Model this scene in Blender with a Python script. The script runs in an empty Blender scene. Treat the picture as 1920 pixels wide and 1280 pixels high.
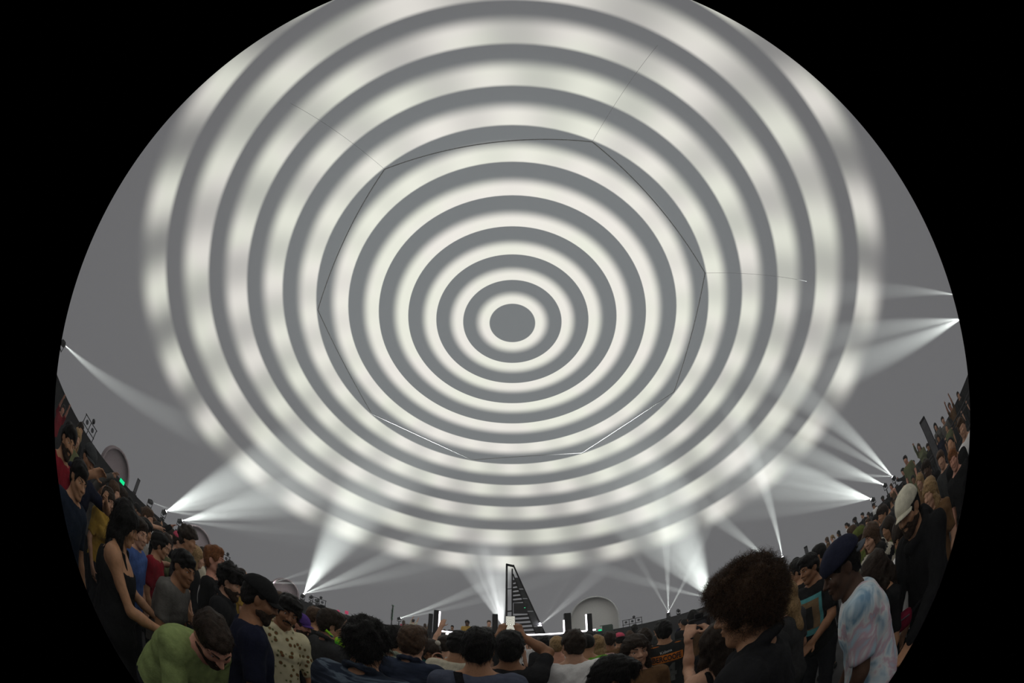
import bpy, bmesh, math, random
import numpy as np
from mathutils import Vector, Matrix

# ------------------------------------------------------------------ camera, world, exposure
sc = bpy.context.scene
COL = sc.collection
CAM_Z = 1.72
PITCH = math.radians(41.2147)
FPX, CX, CY = 574.5, 960.7, 790.0            # fisheye focal length and centre, in pixels of the 1920x1280 frame
cam = bpy.data.cameras.new('camera')
cam_ob = bpy.data.objects.new('camera', cam)
COL.objects.link(cam_ob)
sc.camera = cam_ob
cam.type = 'PANO'
cam.panorama_type = 'FISHEYE_EQUISOLID'      # circular fisheye lens: the frame outside its image circle stays black
cam.sensor_fit = 'HORIZONTAL'
cam.sensor_width = 36.0
cam.sensor_height = 24.0
cam.fisheye_lens = FPX / 1920 * 36.0
cam.fisheye_fov = math.radians(193.4)
cam.shift_x = (960.0 - CX) / 1920
cam.shift_y = (CY - 640.0) / 1280
cam.clip_start = 0.02
cam.clip_end = 200
cam_ob.location = (0, 0, CAM_Z)
cam_ob.rotation_euler = (math.pi / 2 + PITCH, 0, 0)

world = bpy.data.worlds.new('night')
sc.world = world
world.use_nodes = True
world.node_tree.nodes['Background'].inputs[0].default_value = (0, 0, 0, 1)
world.node_tree.nodes['Background'].inputs[1].default_value = 0.0
sc.view_settings.view_transform = 'Standard'
sc.view_settings.look = 'None'
sc.view_settings.exposure = 0.0
sc.view_settings.gamma = 1.0
sc.view_settings.use_curve_mapping = False

SCREEN_DARK = (0.182, 0.194, 0.200)          # radiance of the dome screen between the rings
SCREEN_LIT = (0.90, 0.885, 0.79)
SCREEN_LOW = (0.140, 0.140, 0.145)           # below the last ring
BEAM_POWER = 450000.0
HAZE = 0.006                                 # thin stage haze, scattering per metre

wv = world.node_tree.nodes.new('ShaderNodeVolumeScatter')
wv.inputs['Color'].default_value = (1, 1, 1, 1)
wv.inputs['Density'].default_value = HAZE
world.node_tree.links.new(wv.outputs[0], world.node_tree.nodes['World Output'].inputs['Volume'])

R_DOME, K_DOME = 16.0, 0.7112
D_DOME = 0.4165 * R_DOME                     # the dome's axis stands this far in front of the camera
LEDGE = CAM_Z                                # top of the perimeter wall, where the dome springs
rng = random.Random(7)


def ray(px, py):
    x, y = px - CX, -(py - CY)
    r = math.hypot(x, y) or 1e-6
    th = 2 * math.asin(min(1.0, r / 2 / FPX))
    a, b, c = x / r * math.sin(th), y / r * math.sin(th), math.cos(th)
    F = Vector((0, math.cos(PITCH), math.sin(PITCH)))
    U = Vector((0, -math.sin(PITCH), math.cos(PITCH)))
    return Vector((a, 0, 0)) + U * b + F * c


def at(px, py, dist):
    """The place seen at a pixel, at a horizontal distance in metres from the camera."""
    d = ray(px, py)
    h = math.hypot(d.x, d.y)
    return Vector((0, 0, CAM_Z)) + d * (dist / h)


def on_dome(px, py, inset=0.995):
    """The point of the dome screen seen at a pixel."""
    d = ray(px, py)
    S = Vector((1 / R_DOME, 1 / R_DOME, 1 / (R_DOME * K_DOME)))
    a = Vector((d.x * S.x, d.y * S.y, d.z * S.z))
    b = Vector((0, -D_DOME * S.y, 0))
    A, B, C = a.dot(a), 2 * a.dot(b), b.dot(b) - inset * inset
    t = (-B + math.sqrt(B * B - 4 * A * C)) / (2 * A)
    return Vector((0, 0, CAM_Z)) + d * t


def on_ring(px, rad, py=1000):
    """The point at camera height seen under a pixel where a circle of radius rad about the dome's axis is met."""
    d = ray(px, py)
    d.z = 0
    d.normalize()
    o = Vector((0, -D_DOME, 0))
    b = o.dot(d)
    t = -b + math.sqrt(b * b - o.dot(o) + rad * rad)
    return t, Vector((d.x * t, d.y * t, 0))


# ------------------------------------------------------------------ materials
MATS = {}


def nodes(m):
    m.use_nodes = True
    return m.node_tree.nodes, m.node_tree.links


def mat(name, col, rough=0.7, metal=0.0, emit=0.0, noise=0.12, scale=14.0, bump=0.0, sheen=0.0, col2=None, spec=0.5):
    """A plain procedural material: a base colour broken up by noise, with a little relief."""
    if name in MATS:
        return MATS[name]
    m = bpy.data.materials.new(name)
    n, l = nodes(m)
    b = n['Principled BSDF']
    b.inputs['Roughness'].default_value = rough
    b.inputs['Metallic'].default_value = metal
    b.inputs['Specular IOR Level'].default_value = spec
    if sheen:
        b.inputs['Sheen Weight'].default_value = sheen
    tc = n.new('ShaderNodeTexCoord')
    nz = n.new('ShaderNodeTexNoise')
    nz.inputs['Scale'].default_value = scale
    nz.inputs['Detail'].default_value = 4
    l.new(tc.outputs['Object'], nz.inputs['Vector'])
    cr = n.new('ShaderNodeValToRGB')
    c = np.array(col)
    c2 = np.array(col2) if col2 is not None else np.clip(c * (1 + noise), 0, 1)
    cr.color_ramp.elements[0].position = 0.35
    cr.color_ramp.elements[1].position = 0.65
    cr.color_ramp.elements[0].color = (*(c * (1 - noise) if col2 is None else c), 1)
    cr.color_ramp.elements[1].color = (*c2, 1)
    l.new(nz.outputs['Fac'], cr.inputs['Fac'])
    l.new(cr.outputs['Color'], b.inputs['Base Color'])
    if bump:
        bp = n.new('ShaderNodeBump')
        bp.inputs['Strength'].default_value = bump
        bp.inputs['Distance'].default_value = 0.01
        n2 = n.new('ShaderNodeTexNoise')
        n2.inputs['Scale'].default_value = scale * 3
        l.new(tc.outputs['Object'], n2.inputs['Vector'])
        l.new(n2.outputs['Fac'], bp.inputs['Height'])
        l.new(bp.outputs['Normal'], b.inputs['Normal'])
    if emit:
        b.inputs['Emission Color'].default_value = (*col, 1)
        b.inputs['Emission Strength'].default_value = emit
    MATS[name] = m
    return m


def dome_material():
    m = bpy.data.materials.new('dome_screen')
    n, l = nodes(m)
    n.remove(n['Principled BSDF'])
    out = n['Material Output']

    def M(op, a, b=None, c=None, clamp=False):
        x = n.new('ShaderNodeMath')
        x.operation = op
        x.use_clamp = clamp
        for i, v in enumerate((a, b, c)):
            if v is None:
                continue
            if isinstance(v, (int, float)):
                x.inputs[i].default_value = v
            else:
                l.new(v, x.inputs[i])
        return x.outputs[0]

    def SS(v, lo, hi):
        x = n.new('ShaderNodeMapRange')
        x.interpolation_type = 'SMOOTHSTEP'
        for nm, q in (('Value', v), ('From Min', lo), ('From Max', hi)):
            if isinstance(q, (int, float)):
                x.inputs[nm].default_value = q
            else:
                l.new(q, x.inputs[nm])
        return x.outputs[0]

    tc = n.new('ShaderNodeTexCoord')
    sx = n.new('ShaderNodeSeparateXYZ')
    l.new(tc.outputs['Object'], sx.inputs[0])
    x, y, z = sx.outputs
    pol = M('ARCCOSINE', M('MINIMUM', M('MAXIMUM', M('DIVIDE', z, R_DOME * K_DOME), -1.0), 0.99999))
    az = M('ARCTAN2', x, y)
    ph = M('ADD', M('MULTIPLY', M('ADD', M('MULTIPLY', pol, -4.594), 15.328), pol), 0.086)
    pc = M('MINIMUM', ph, 12.3)
    idx = M('FLOOR', pc)
    t = M('FRACT', pc)
    # the leading edge of a ring is sharp near the middle of the dome and soft further out
    soft = M('MULTIPLY', SS(idx, 4.0, 11.0), 0.065)
    rise = SS(t, M('MULTIPLY', soft, -0.35), M('ADD', M('MULTIPLY', soft, 1.1), 0.03))
    wide = M('MULTIPLY', SS(idx, 3.0, 11.0), 0.17)
    wide = M('SUBTRACT', wide, M('MULTIPLY', SS(idx, 10.5, 11.0), 0.12))
    fall = M('SUBTRACT', 1.0, SS(t, M('ADD', wide, 0.24), M('ADD', wide, 0.62)))
    prof = M('MULTIPLY', rise, fall)
    prof = M('MULTIPLY', prof, SS(idx, 0.5, 1.0))
    # bright beads along the outer rings: 24 round the dome, each ring turned against the next
    tw = M('MULTIPLY', M('SUBTRACT', 11.0, idx), math.radians(3.5))
    cs = M('COSINE', M('MULTIPLY', M('ADD', M('ADD', az, tw), math.radians(1.0)), 24.0))
    bead = M('MULTIPLY_ADD', cs, 0.5, 0.5)
    bead = M('POWER', bead, 1.1)
    dep = M('ADD', M('MULTIPLY', SS(idx, 4.0, 10.0), 0.46), M('MULTIPLY', SS(idx, 10.3, 11.0), 0.36))
    gain = M('SUBTRACT', 1.0, M('MULTIPLY', dep, M('SUBTRACT', 1.0, bead)))
    fade = M('SUBTRACT', 1.0, M('MULTIPLY', SS(idx, 5.0, 11.0), 0.20))
    amp = M('MULTIPLY', M('MULTIPLY', prof, gain), fade)
    amp = M('MULTIPLY', amp, M('SUBTRACT', 1.0, SS(ph, 11.72, 11.98)))
    # slow unevenness of the projected picture and its fine pixel columns
    nz = n.new('ShaderNodeTexNoise')
    nz.inputs['Scale'].default_value = 0.35
    nz.inputs['Detail'].default_value = 2
    l.new(tc.outputs['Object'], nz.inputs['Vector'])
    hue = n.new('ShaderNodeMix')
    hue.data_type = 'RGBA'
    hue.inputs[6].default_value = (SCREEN_LIT[0], SCREEN_LIT[1] * 0.98, SCREEN_LIT[2] * 1.02, 1)
    hue.inputs[7].default_value = (SCREEN_LIT[0] * 0.97, SCREEN_LIT[1], SCREEN_LIT[2] * 0.98, 1)
    l.new(SS(nz.outputs['Fac'], 0.35, 0.65), hue.inputs[0])
    base = n.new('ShaderNodeMix')
    base.data_type = 'RGBA'
    base.inputs[6].default_value = (*SCREEN_DARK, 1)
    base.inputs[7].default_value = (*SCREEN_LOW, 1)
    l.new(SS(ph, 6.0, 12.2), base.inputs[0])
    mx = n.new('ShaderNodeMix')
    mx.data_type = 'RGBA'
    l.new(amp, mx.inputs[0])
    l.new(base.outputs[2], mx.inputs[6])
    l.new(hue.outputs[2], mx.inputs[7])
    em = n.new('ShaderNodeEmission')
    l.new(mx.outputs[2], em.inputs[0])
    l.new(em.outputs[0], out.inputs['Surface'])
    m.cycles.emission_sampling = 'NONE'
    return m


def emission(name, col, s):
    if name in MATS:
        return MATS[name]
    m = bpy.data.materials.new(name)
    n, l = nodes(m)
    n.remove(n['Principled BSDF'])
    e = n.new('ShaderNodeEmission')
    e.inputs[0].default_value = (*col, 1)
    e.inputs[1].default_value = s
    l.new(e.outputs[0], n['Material Output'].inputs[0])
    m.cycles.emission_sampling = 'NONE'
    MATS[name] = m
    return m


# ------------------------------------------------------------------ object helpers
def mesh_obj(name, verts, faces, m, parent=None, smooth=False, loc=None):
    me = bpy.data.meshes.new(name)
    me.from_pydata(verts if isinstance(verts, list) else verts.tolist(), [], faces if isinstance(faces, list) else faces.tolist())
    if smooth:
        me.polygons.foreach_set('use_smooth', [True] * len(me.polygons))
    me.materials.append(m)
    o = bpy.data.objects.new(name, me)
    COL.objects.link(o)
    if parent is not None:
        o.parent = parent
    if loc is not None:
        o.location = loc
    return o


def bm_obj(name, bm, m, parent=None, smooth=False, loc=None):
    me = bpy.data.meshes.new(name)
    bm.normal_update()
    bm.to_mesh(me)
    bm.free()
    if smooth:
        me.polygons.foreach_set('use_smooth', [True] * len(me.polygons))
    me.materials.append(m)
    o = bpy.data.objects.new(name, me)
    COL.objects.link(o)
    if parent is not None:
        o.parent = parent
    if loc is not None:
        o.location = loc
    return o


def tag(o, label=None, cat=None, group=None, kind=None):
    if label:
        o['label'] = label
    if cat:
        o['category'] = cat
    if group:
        o['group'] = group
    if kind:
        o['kind'] = kind
    return o


def empty(name, loc=(0, 0, 0), rz=0.0):
    o = bpy.data.objects.new(name, None)
    o.empty_display_size = 0.1
    COL.objects.link(o)
    o.location = loc
    o.rotation_euler = (0, 0, rz)
    return o


def copy_tree(o, parent=None):
    c = o.copy()
    COL.objects.link(c)
    c.parent = parent
    for ch in o.children:
        copy_tree(ch, c)
    return c


def add_box(bm, c, s, rot=None, bevel=0.0):
    r = bmesh.ops.create_cube(bm, size=1.0)
    vs = r['verts']
    M = Matrix.Translation(Vector(c)) @ (rot.to_4x4() if rot is not None else Matrix.Identity(4)) @ Matrix.Diagonal((*s, 1))
    bmesh.ops.transform(bm, matrix=M, verts=vs)
    if bevel:
        es = list({e for v in vs for e in v.link_edges})
        bmesh.ops.bevel(bm, geom=es, offset=bevel, segments=2, affect='EDGES', profile=0.5)
    return bm


def frame_z(d):
    d = Vector(d).normalized()
    return d.to_track_quat('Z', 'Y').to_matrix()


def add_tube(bm, a, b, r, r2=None, seg=10):
    a, b = Vector(a), Vector(b)
    L = (b - a).length
    M = Matrix.Translation((a + b) / 2) @ frame_z(b - a).to_4x4()
    bmesh.ops.create_cone(bm, cap_ends=True, segments=seg, radius1=r, radius2=r if r2 is None else r2, depth=L, matrix=M)
    return bm


def add_ball(bm, c, r, seg=12, scale=(1, 1, 1), rot=None):
    M = Matrix.Translation(Vector(c)) @ (rot.to_4x4() if rot is not None else Matrix.Identity(4)) @ Matrix.Diagonal((*scale, 1))
    bmesh.ops.create_uvsphere(bm, u_segments=seg, v_segments=max(6, seg // 2), radius=r, matrix=M)
    return bm


# ------------------------------------------------------------------ the dome hall
C0 = Vector((0, D_DOME, 0))
NSEG = 128

bm = bmesh.new()
bmesh.ops.create_circle(bm, cap_ends=True, segments=NSEG, radius=R_DOME + 0.4)
floor = bm_obj('floor', bm, mat('dark_floor', (0.035, 0.034, 0.036), 0.7, scale=3, noise=0.3, bump=0.1, spec=0.2), loc=C0)
tag(floor, 'dark concrete floor under the standing crowd', kind='structure')

vs, fs = [], []
prof = [(R_DOME - 0.95, 0.0), (R_DOME - 0.95, LEDGE - 0.06), (R_DOME - 1.0, LEDGE - 0.06), (R_DOME - 1.0, LEDGE), (R_DOME + 0.02, LEDGE), (R_DOME + 0.35, LEDGE), (R_DOME + 0.35, 0)]
for i in range(NSEG):
    a = 2 * math.pi * i / NSEG
    for r, z in prof:
        vs.append((r * math.sin(a), r * math.cos(a), z))
n_ = len(prof)
for i in range(NSEG):
    for k in range(n_ - 1):
        j = (i + 1) % NSEG
        fs.append((i * n_ + k, i * n_ + k + 1, j * n_ + k + 1, j * n_ + k))
wall = mesh_obj('wall_perimeter', vs, fs, mat('black_wall', (0.010, 0.0095, 0.012), 0.9, spec=0.1), loc=C0)
tag(wall, 'low black perimeter wall the dome springs from', kind='structure')

vs, fs = [(0, 0, R_DOME * K_DOME)], []
NR = 48
for j in range(1, NR + 1):
    p = math.pi / 2 * j / NR
    for i in range(NSEG):
        a = 2 * math.pi * i / NSEG
        vs.append((R_DOME * math.sin(p) * math.sin(a), R_DOME * math.sin(p) * math.cos(a), R_DOME * K_DOME * math.cos(p)))
for i in range(NSEG):
    fs.append((0, 1 + i, 1 + (i + 1) % NSEG))
    for j in range(NR - 1):
        a, b = 1 + j * NSEG + i, 1 + j * NSEG + (i + 1) % NSEG
        fs.append((a, a + NSEG, b + NSEG, b))
dome = mesh_obj('ceiling', vs, fs, dome_material(), smooth=True, loc=(0, D_DOME, LEDGE))
tag(dome, 'white dome screen showing glowing concentric rings', kind='structure')


def dome_pt(pol, az, inset=0.0):
    r = 1 - inset
    return Vector((r * R_DOME * math.sin(pol) * math.sin(az), r * R_DOME * math.sin(pol) * math.cos(az), r * R_DOME * K_DOME * math.cos(pol)))


# the welded octagonal seam round the dome's crown and the short seams that leave its corners
seam_m = mat('screen_seam', (0.40, 0.40, 0.41), 0.9, spec=0.0)
OCT = [dome_pt(0.536, math.radians(-16.5 + 45 * i)) for i in range(8)]


def seam_strip(name, a, b, w, nsub=14):
    bm = bmesh.new()
    prev = None
    for i in range(nsub + 1):
        q = a.lerp(b, i / nsub)
        s = math.sqrt((q.x / R_DOME) ** 2 + (q.y / R_DOME) ** 2 + (q.z / (R_DOME * K_DOME)) ** 2)
        q = q / math.sqrt(s)          # pulled half way in from the dome's curve
        nrm = Vector((q.x / R_DOME ** 2, q.y / R_DOME ** 2, q.z / (R_DOME * K_DOME) ** 2)).normalized()
        side = nrm.cross((b - a)).normalized() * w
        ring = [bm.verts.new(q - nrm * 0.008 + side), bm.verts.new(q - nrm * 0.022), bm.verts.new(q - nrm * 0.008 - side)]
        if prev:
            for k in range(2):
                bm.faces.new((prev[k], ring[k], ring[k + 1], prev[k + 1]))
        prev = ring
    return bm_obj(name, bm, seam_m, dome)


for i in range(8):
    seam_strip('seam', OCT[i], OCT[(i + 1) % 8], 0.020)
for i in (3, 4, 5):                              # fainter seams run on outwards from three of its corners
    azi = math.radians(-16.5 + 45 * i)
    seam_strip('seam', OCT[i], dome_pt(0.85, azi), 0.004)

# ------------------------------------------------------------------ moving-head lights on the ledge, with their beams
black_metal = mat('black_metal', (0.018, 0.018, 0.020), 0.5, 0.1, spec=0.25)
grey_metal = mat('grey_metal', (0.10, 0.10, 0.11), 0.5, 0.4)
lens_m = emission('lamp_lens', (1.0, 0.96, 1.0), 40.0)
lens_off = mat('dead_lens', (0.05, 0.05, 0.06), 0.15)


def beams(src, targets, parent_dist, col=(0.93, 1.0, 0.95)):
    for k, (tx, ty, ang, pw) in enumerate(targets):
        o_ = Vector((0, 0, CAM_Z))
        tgt = o_ + (on_dome(tx, ty) - o_) * 0.92                        # each beam ends on the dome
        li = bpy.data.lights.new('beam', 'SPOT')
        li.energy = BEAM_POWER * pw * 0.8
        li.spot_size = math.radians(ang)
        li.spot_blend = 0.8
        li.shadow_soft_size = 0.02
        li.color = col
        o = bpy.data.objects.new('beam', li)
        COL.objects.link(o)
        o.location = src
        o.rotation_euler = (tgt - src).to_track_quat('-Z', 'Y').to_euler()


def moving_head(px, py, targets, label, size=1.0, rad=R_DOME - 0.62, aim=None, lit=True):
    """base, yoke with two arms, head with a lens; its beams leave the lens"""
    dist, g = on_ring(px, rad, py)
    src = at(px, py, dist)
    if not lit:
        src.z = max(src.z, LEDGE + 0.46 * size)
    root = empty('moving_head_light', (src.x, src.y, LEDGE), math.atan2(-src.x, src.y))
    tag(root, label, 'stage light', 'moving head lights round the dome')
    hz_ = src.z - LEDGE
    s = size
    if aim is None:
        aim = targets[0][:2] if targets else (960, 700)
    d = (on_dome(*aim) - src).normalized()
    d = root.rotation_euler.to_matrix().inverted() @ d
    Mz = frame_z(d)
    c = Vector((0, 0, hz_)) - d * 0.17 * s
    bm = bmesh.new()
    add_box(bm, (c.x, c.y, 0.05), (0.30 * s, 0.24 * s, 0.10), bevel=0.012)
    if c.z > 0.55:
        add_tube(bm, (c.x, c.y, 0.08), (c.x, c.y, c.z - 0.28 * s), 0.03, seg=8)
    bm_obj('base', bm, black_metal, root)
    bm = bmesh.new()
    zb = c.z - 0.26 * s
    add_box(bm, (c.x, c.y, zb), (0.34 * s, 0.12 * s, 0.05 * s), bevel=0.01)
    if zb > 0.12:
        add_tube(bm, (c.x, c.y, 0.1), (c.x, c.y, zb), 0.04 * s, seg=8)
    for q in (-1, 1):
        add_box(bm, (c.x + q * 0.155 * s, c.y, c.z - 0.10 * s), (0.035 * s, 0.10 * s, 0.34 * s), bevel=0.008)
    bm_obj('yoke', bm, black_metal, root)
    bm = bmesh.new()
    add_tube(bm, c - d * 0.14 * s, c + d * 0.05 * s, 0.115 * s, 0.13 * s, 14)
    add_tube(bm, c + d * 0.05 * s, c + d * 0.155 * s, 0.13 * s, 0.105 * s, 14)
    add_tube(bm, c - d * 0.18 * s, c - d * 0.14 * s, 0.07 * s, 0.115 * s, 14)
    hd = bm_obj('head', bm, black_metal, root)
    bm = bmesh.new()
    add_tube(bm, c + d * 0.150 * s, c + d * 0.165 * s, 0.075 * s, 0.06 * s, 14)
    bm_obj('lens', bm, lens_m if lit else lens_off, hd)
    if lit:
        beams(src + Vector((0, 0, 0)), targets, dist)
    return root


moving_head(312, 958, [(455, 890, 26, .36), (470, 935, 14, .30), (430, 968, 8, .20)], 'left ledge light throwing the brightest low fan of beams', 0.95)
moving_head(342, 976, [(480, 945, 22, .30), (500, 990, 8, .16)], 'left ledge light just right of the brightest low fan', 0.95)
moving_head(286, 942, [(330, 958, 8, .10)], 'left ledge light mostly turned away, with a stub of beam', 0.95)
moving_head(570, 1113, [(640, 1000, 34, .36), (735, 1042, 12, .36), (765, 1066, 9, .26)], 'ledge light with a wide fan above the man in floral shirt', 0.95)
moving_head(512, 1092, [(600, 1063, 8, .10), (610, 1092, 8, .12)], 'ledge light with two thin greenish beams above black cap', 0.9)
moving_head(752, 1158, [(890, 1105, 9, .34), (900, 1125, 7, .18)], 'ledge light by the green totem with one long flat beam', 0.8)
moving_head(1253, 1147, [(1250, 1052, 8, .36), (1292, 1072, 7, .30), (1212, 1075, 8, .14)], 'ledge light with two upright beams right of the arch', 0.85)
moving_head(1333, 1121, [(1272, 1000, 38, .32), (1250, 1050, 18, .30), (1225, 1095, 9, .25)], 'ledge light with a wide fan beside the curly head', 0.95)
moving_head(1467, 1043, [(1437, 925, 10, .42)], 'ledge light with one upright beam behind the curly head', 0.9)
moving_head(1440, 1048, [(1350, 975, 14, .20)], 'ledge light hidden behind curly hair with a slanting beam', 0.9)
moving_head(1633, 935, [(1480, 885, 18, .40), (1460, 920, 16, .34), (1480, 955, 10, .22)], 'right ledge light lowest of three with a broad flat fan', 0.8)
moving_head(1656, 908, [(1530, 855, 14, .34), (1550, 885, 10, .2)], 'right ledge light middle of the three bright ones', 0.75)
moving_head(1673, 893, [(1560, 785, 14, .34), (1575, 835, 9, .25), (1590, 890, 8, .18)], 'right ledge light topmost of three with a steep beam', 0.75)
moving_head(1801, 598, [(1670, 615, 11, .30), (1680, 655, 14, .36)], 'light at the far right rim with two beams to the left', 0.8)
moving_head(1788, 552, [(1690, 545, 11, .14)], 'light at the far right rim above with a faint beam', 0.8)
moving_head(122, 647, [(215, 722, 10, .28)], 'light at the far left rim with one slanting beam', 0.8)
for q in ((585, 1117), (597, 1124), (1271, 1147), (1588, 985), (1600, 975)):
    moving_head(q[0], q[1], [], {585: 'dark unlit light right of the wide fan on left ledge', 597: 'second dark unlit light right of the wide left fan', 1271: 'dark unlit light right of the two upright beams', 1588: 'dark unlit light on right ledge, left one of a pair', 1600: 'dark unlit light on right ledge, right one of a pair'}[q[0]], 0.8, lit=False)


def lamp_frame(px, py, label, n=2, rad=R_DOME - 0.6):
    """A low pipe frame on the ledge with lamps hung in it."""
    dist, g = on_ring(px, rad, py)
    root = empty('lamp_frame', (g.x, g.y, LEDGE), math.atan2(-g.x, g.y))
    tag(root, label, 'lamp frame', 'pipe frames with lamps on the ledge')
    W = 0.42 * n
    for q in range(n + 1):
        bm = bmesh.new()
        add_tube(bm, (-W / 2 + q * W / n, 0, 0), (-W / 2 + q * W / n, 0, 0.52), 0.022, seg=8)
        bm_obj('upright', bm, black_metal, root)
    for z in (0.16, 0.50):
        bm = bmesh.new()
        add_tube(bm, (-W / 2 - 0.05, 0, z), (W / 2 + 0.05, 0, z), 0.022, seg=8)
        bm_obj('crossbar', bm, black_metal, root)
    for q in range(n):
        x = -W / 2 + (q + 0.5) * W / n
        bm = bmesh.new()
        add_tube(bm, (x, -0.12, 0.33), (x, 0.10, 0.33), 0.085, 0.06, 12)
        add_tube(bm, (x, -0.14, 0.33), (x, -0.12, 0.33), 0.09, 0.09, 12)
        lp = bm_obj('lamp', bm, black_metal, root)
        bm = bmesh.new()
        add_tube(bm, (x, -0.145, 0.33), (x, -0.140, 0.33), 0.07, 0.07, 12)
        bm_obj('lens', bm, lens_off, lp)
    bm = bmesh.new()
    add_ball(bm, (W * 0.1, 0, 0.62), 0.10, 12)
    add_tube(bm, (W * 0.1, 0, 0.50), (W * 0.1, 0, 0.55), 0.02, seg=8)
    bm_obj('lamp', bm, black_metal, root)


lamp_frame(168, 800, 'black pipe frame with lamps at the far left of the ledge', 2)
lamp_frame(1186, 1170, 'black pipe frame with lamps right of the big arch', 3, R_DOME - 0.6)
lamp_frame(598, 1130, 'black pipe frame with lamps behind the purple cap', 2)
lamp_frame(427, 1034, 'black pipe frame with lamps behind the red-haired man', 1)

# ------------------------------------------------------------------ stage at the far side
stage_black = mat('stage_black', (0.012, 0.011, 0.013), 0.7, spec=0.15)
led_m = emission('led_strip', (1.0, 0.93, 1.0), 5.0)
ST = 12.0                                        # distance of the stage front


def sx(px, y=ST):
    """x at the stage for a pixel column near the horizon"""
    d = ray(px, 1185)
    return d.x / d.y * y


def sz(py, y=ST, px=960):
    d = ray(px, py)
    return CAM_Z + d.z / d.y * y


x0, x1 = sx(822), sx(1116)
stg = empty('stage', ((x0 + x1) / 2, ST, 0))
tag(stg, 'low black stage with counter front edged by a glowing strip', 'stage')
hw = (x1 - x0) / 2
bm = bmesh.new()
add_box(bm, (0, 1.6, 0.325), (2 * hw + 0.6, 3.2, 0.65), bevel=0.02)
bm_obj('deck', bm, stage_black, stg)
TOPZ = sz(1190)
for k in range(6):
    bm = bmesh.new()
    w6 = 2 * hw / 6
    add_box(bm, (-hw + w6 * (k + 0.5), -0.04, TOPZ / 2 - 0.04), (w6 - 0.012, 0.07, TOPZ - 0.08), bevel=0.006)
    bm_obj('front_panel', bm, stage_black, stg)
bm = bmesh.new()
add_box(bm, (0, 0.16, TOPZ - 0.02), (2 * hw + 0.1, 0.50, 0.04), bevel=0.006)
bm_obj('counter_top', bm, stage_black, stg)
bm = bmesh.new()
add_box(bm, (0, -0.10, TOPZ - 0.005), (2 * hw, 0.03, 0.055))
bm_obj('light_strip', bm, led_m, stg)


def column(px, w, ytop, y, label, strip=None):
    xx = sx(px, y)
    top = sz(ytop, y)
    root = empty('stage_column', (xx, y, 0))
    tag(root, label, 'column', 'black columns on the stage edge')
    bm = bmesh.new()
    add_box(bm, (0, 0, top / 2), (w, w, top), bevel=0.015)
    bm_obj('post', bm, stage_black, root)
    bm = bmesh.new()
    add_box(bm, (0, 0, 0.03), (w + 0.12, w + 0.12, 0.06), bevel=0.01)
    bm_obj('foot', bm, stage_black, root)
    bm = bmesh.new()
    add_box(bm, (0, 0, top + 0.008), (w * 0.9, w * 0.9, 0.016))
    bm_obj('cap', bm, black_metal, root)
    if strip:
        bm = bmesh.new()
        s, a, b = strip
        za, zb = sz(a, y), sz(b, y)
        add_box(bm, (s * (w / 2 + 0.03), -0.05, (za + zb) / 2), (0.05, 0.05, zb - za))
        bm_obj('light_strip', bm, led_m, root)


column(817, 0.19, 1152, ST - 0.34, 'black column with bright vertical strip at stage left end', (1, 1190, 1153))
column(806, 0.16, 1160, ST + 1.2, 'shorter dark column left of the stage left end')
column(928, 0.20, 1152, ST - 0.34, 'black column left of the tall triangular frame', None)
column(1065, 0.24, 1154, ST - 0.34, 'thick black column right of the tall triangular frame', (-1, 1190, 1166))
column(1106, 0.19, 1159, ST - 0.34, 'black column with bright vertical strip at stage right end', (-1, 1190, 1159))

# the tall right-angled frame
TY = 13.2
frame_m = mat('frame_black', (0.006, 0.0055, 0.007), 0.7, spec=0.05)
mesh_m = mat('frame_panel_grey', (0.040, 0.042, 0.045), 0.7, spec=0.1, noise=0.25, scale=20)
tri = empty('triangle_frame', (sx(948, TY), TY, 0.65))
tag(tri, 'tall black right-angled triangle frame with slats on the stage', 'sculpture')


def tx(px):
    return sx(px, TY) - sx(948, TY)


def tz(py):
    return sz(py, TY) - 0.65


def bar(name, pts, w, m, parent=tri, depth=0.10):
    bm = bmesh.new()
    a, b = Vector((tx(pts[0][0]), 0, tz(pts[0][1]))), Vector((tx(pts[1][0]), 0, tz(pts[1][1])))
    d = (b - a).normalized()
    s = Vector((d.z, 0, -d.x)) * w / 2
    y = Vector((0, depth / 2, 0))
    q = [bm.verts.new(v) for v in (a - s - y, a + s - y, b + s - y, b - s - y, a - s + y, a + s + y, b + s + y, b - s + y)]
    for f in ((0, 1, 2, 3), (7, 6, 5, 4), (0, 4, 5, 1), (1, 5, 6, 2), (2, 6, 7, 3), (3, 7, 4, 0)):
        bm.faces.new([q[i] for i in f])
    bmesh.ops.recalc_face_normals(bm, faces=bm.faces)
    return bm_obj(name, bm, m, parent)


zb = 0.0
BOT = 1245.0                                      # pixel row where the frame meets the deck
bar('upright', ((949.5, 1057), (949.5, BOT)), 0.085, frame_m)
bar('upright', ((960.5, 1066), (960.5, BOT)), 0.060, frame_m)
bar('top_beam', ((948, 1058), (963, 1061)), 0.085, frame_m)
bar('slope_beam', ((962.5, 1059), (1047, BOT)), 0.060, frame_m)
bar('slope_beam', ((962, 1076), (1026, BOT)), 0.045, frame_m)
bar('cross_bar', ((950, 1104), (961, 1103)), 0.022, frame_m)
bar('cross_bar', ((950, 1146), (961, 1145)), 0.05, frame_m)


def slope_out(y):
    return 962.5 + (y - 1059) * (1047 - 962.5) / (BOT - 1059)


def slope_in(y):
    return 962 + (y - 1076) * (1026 - 962) / (BOT - 1076)


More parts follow.
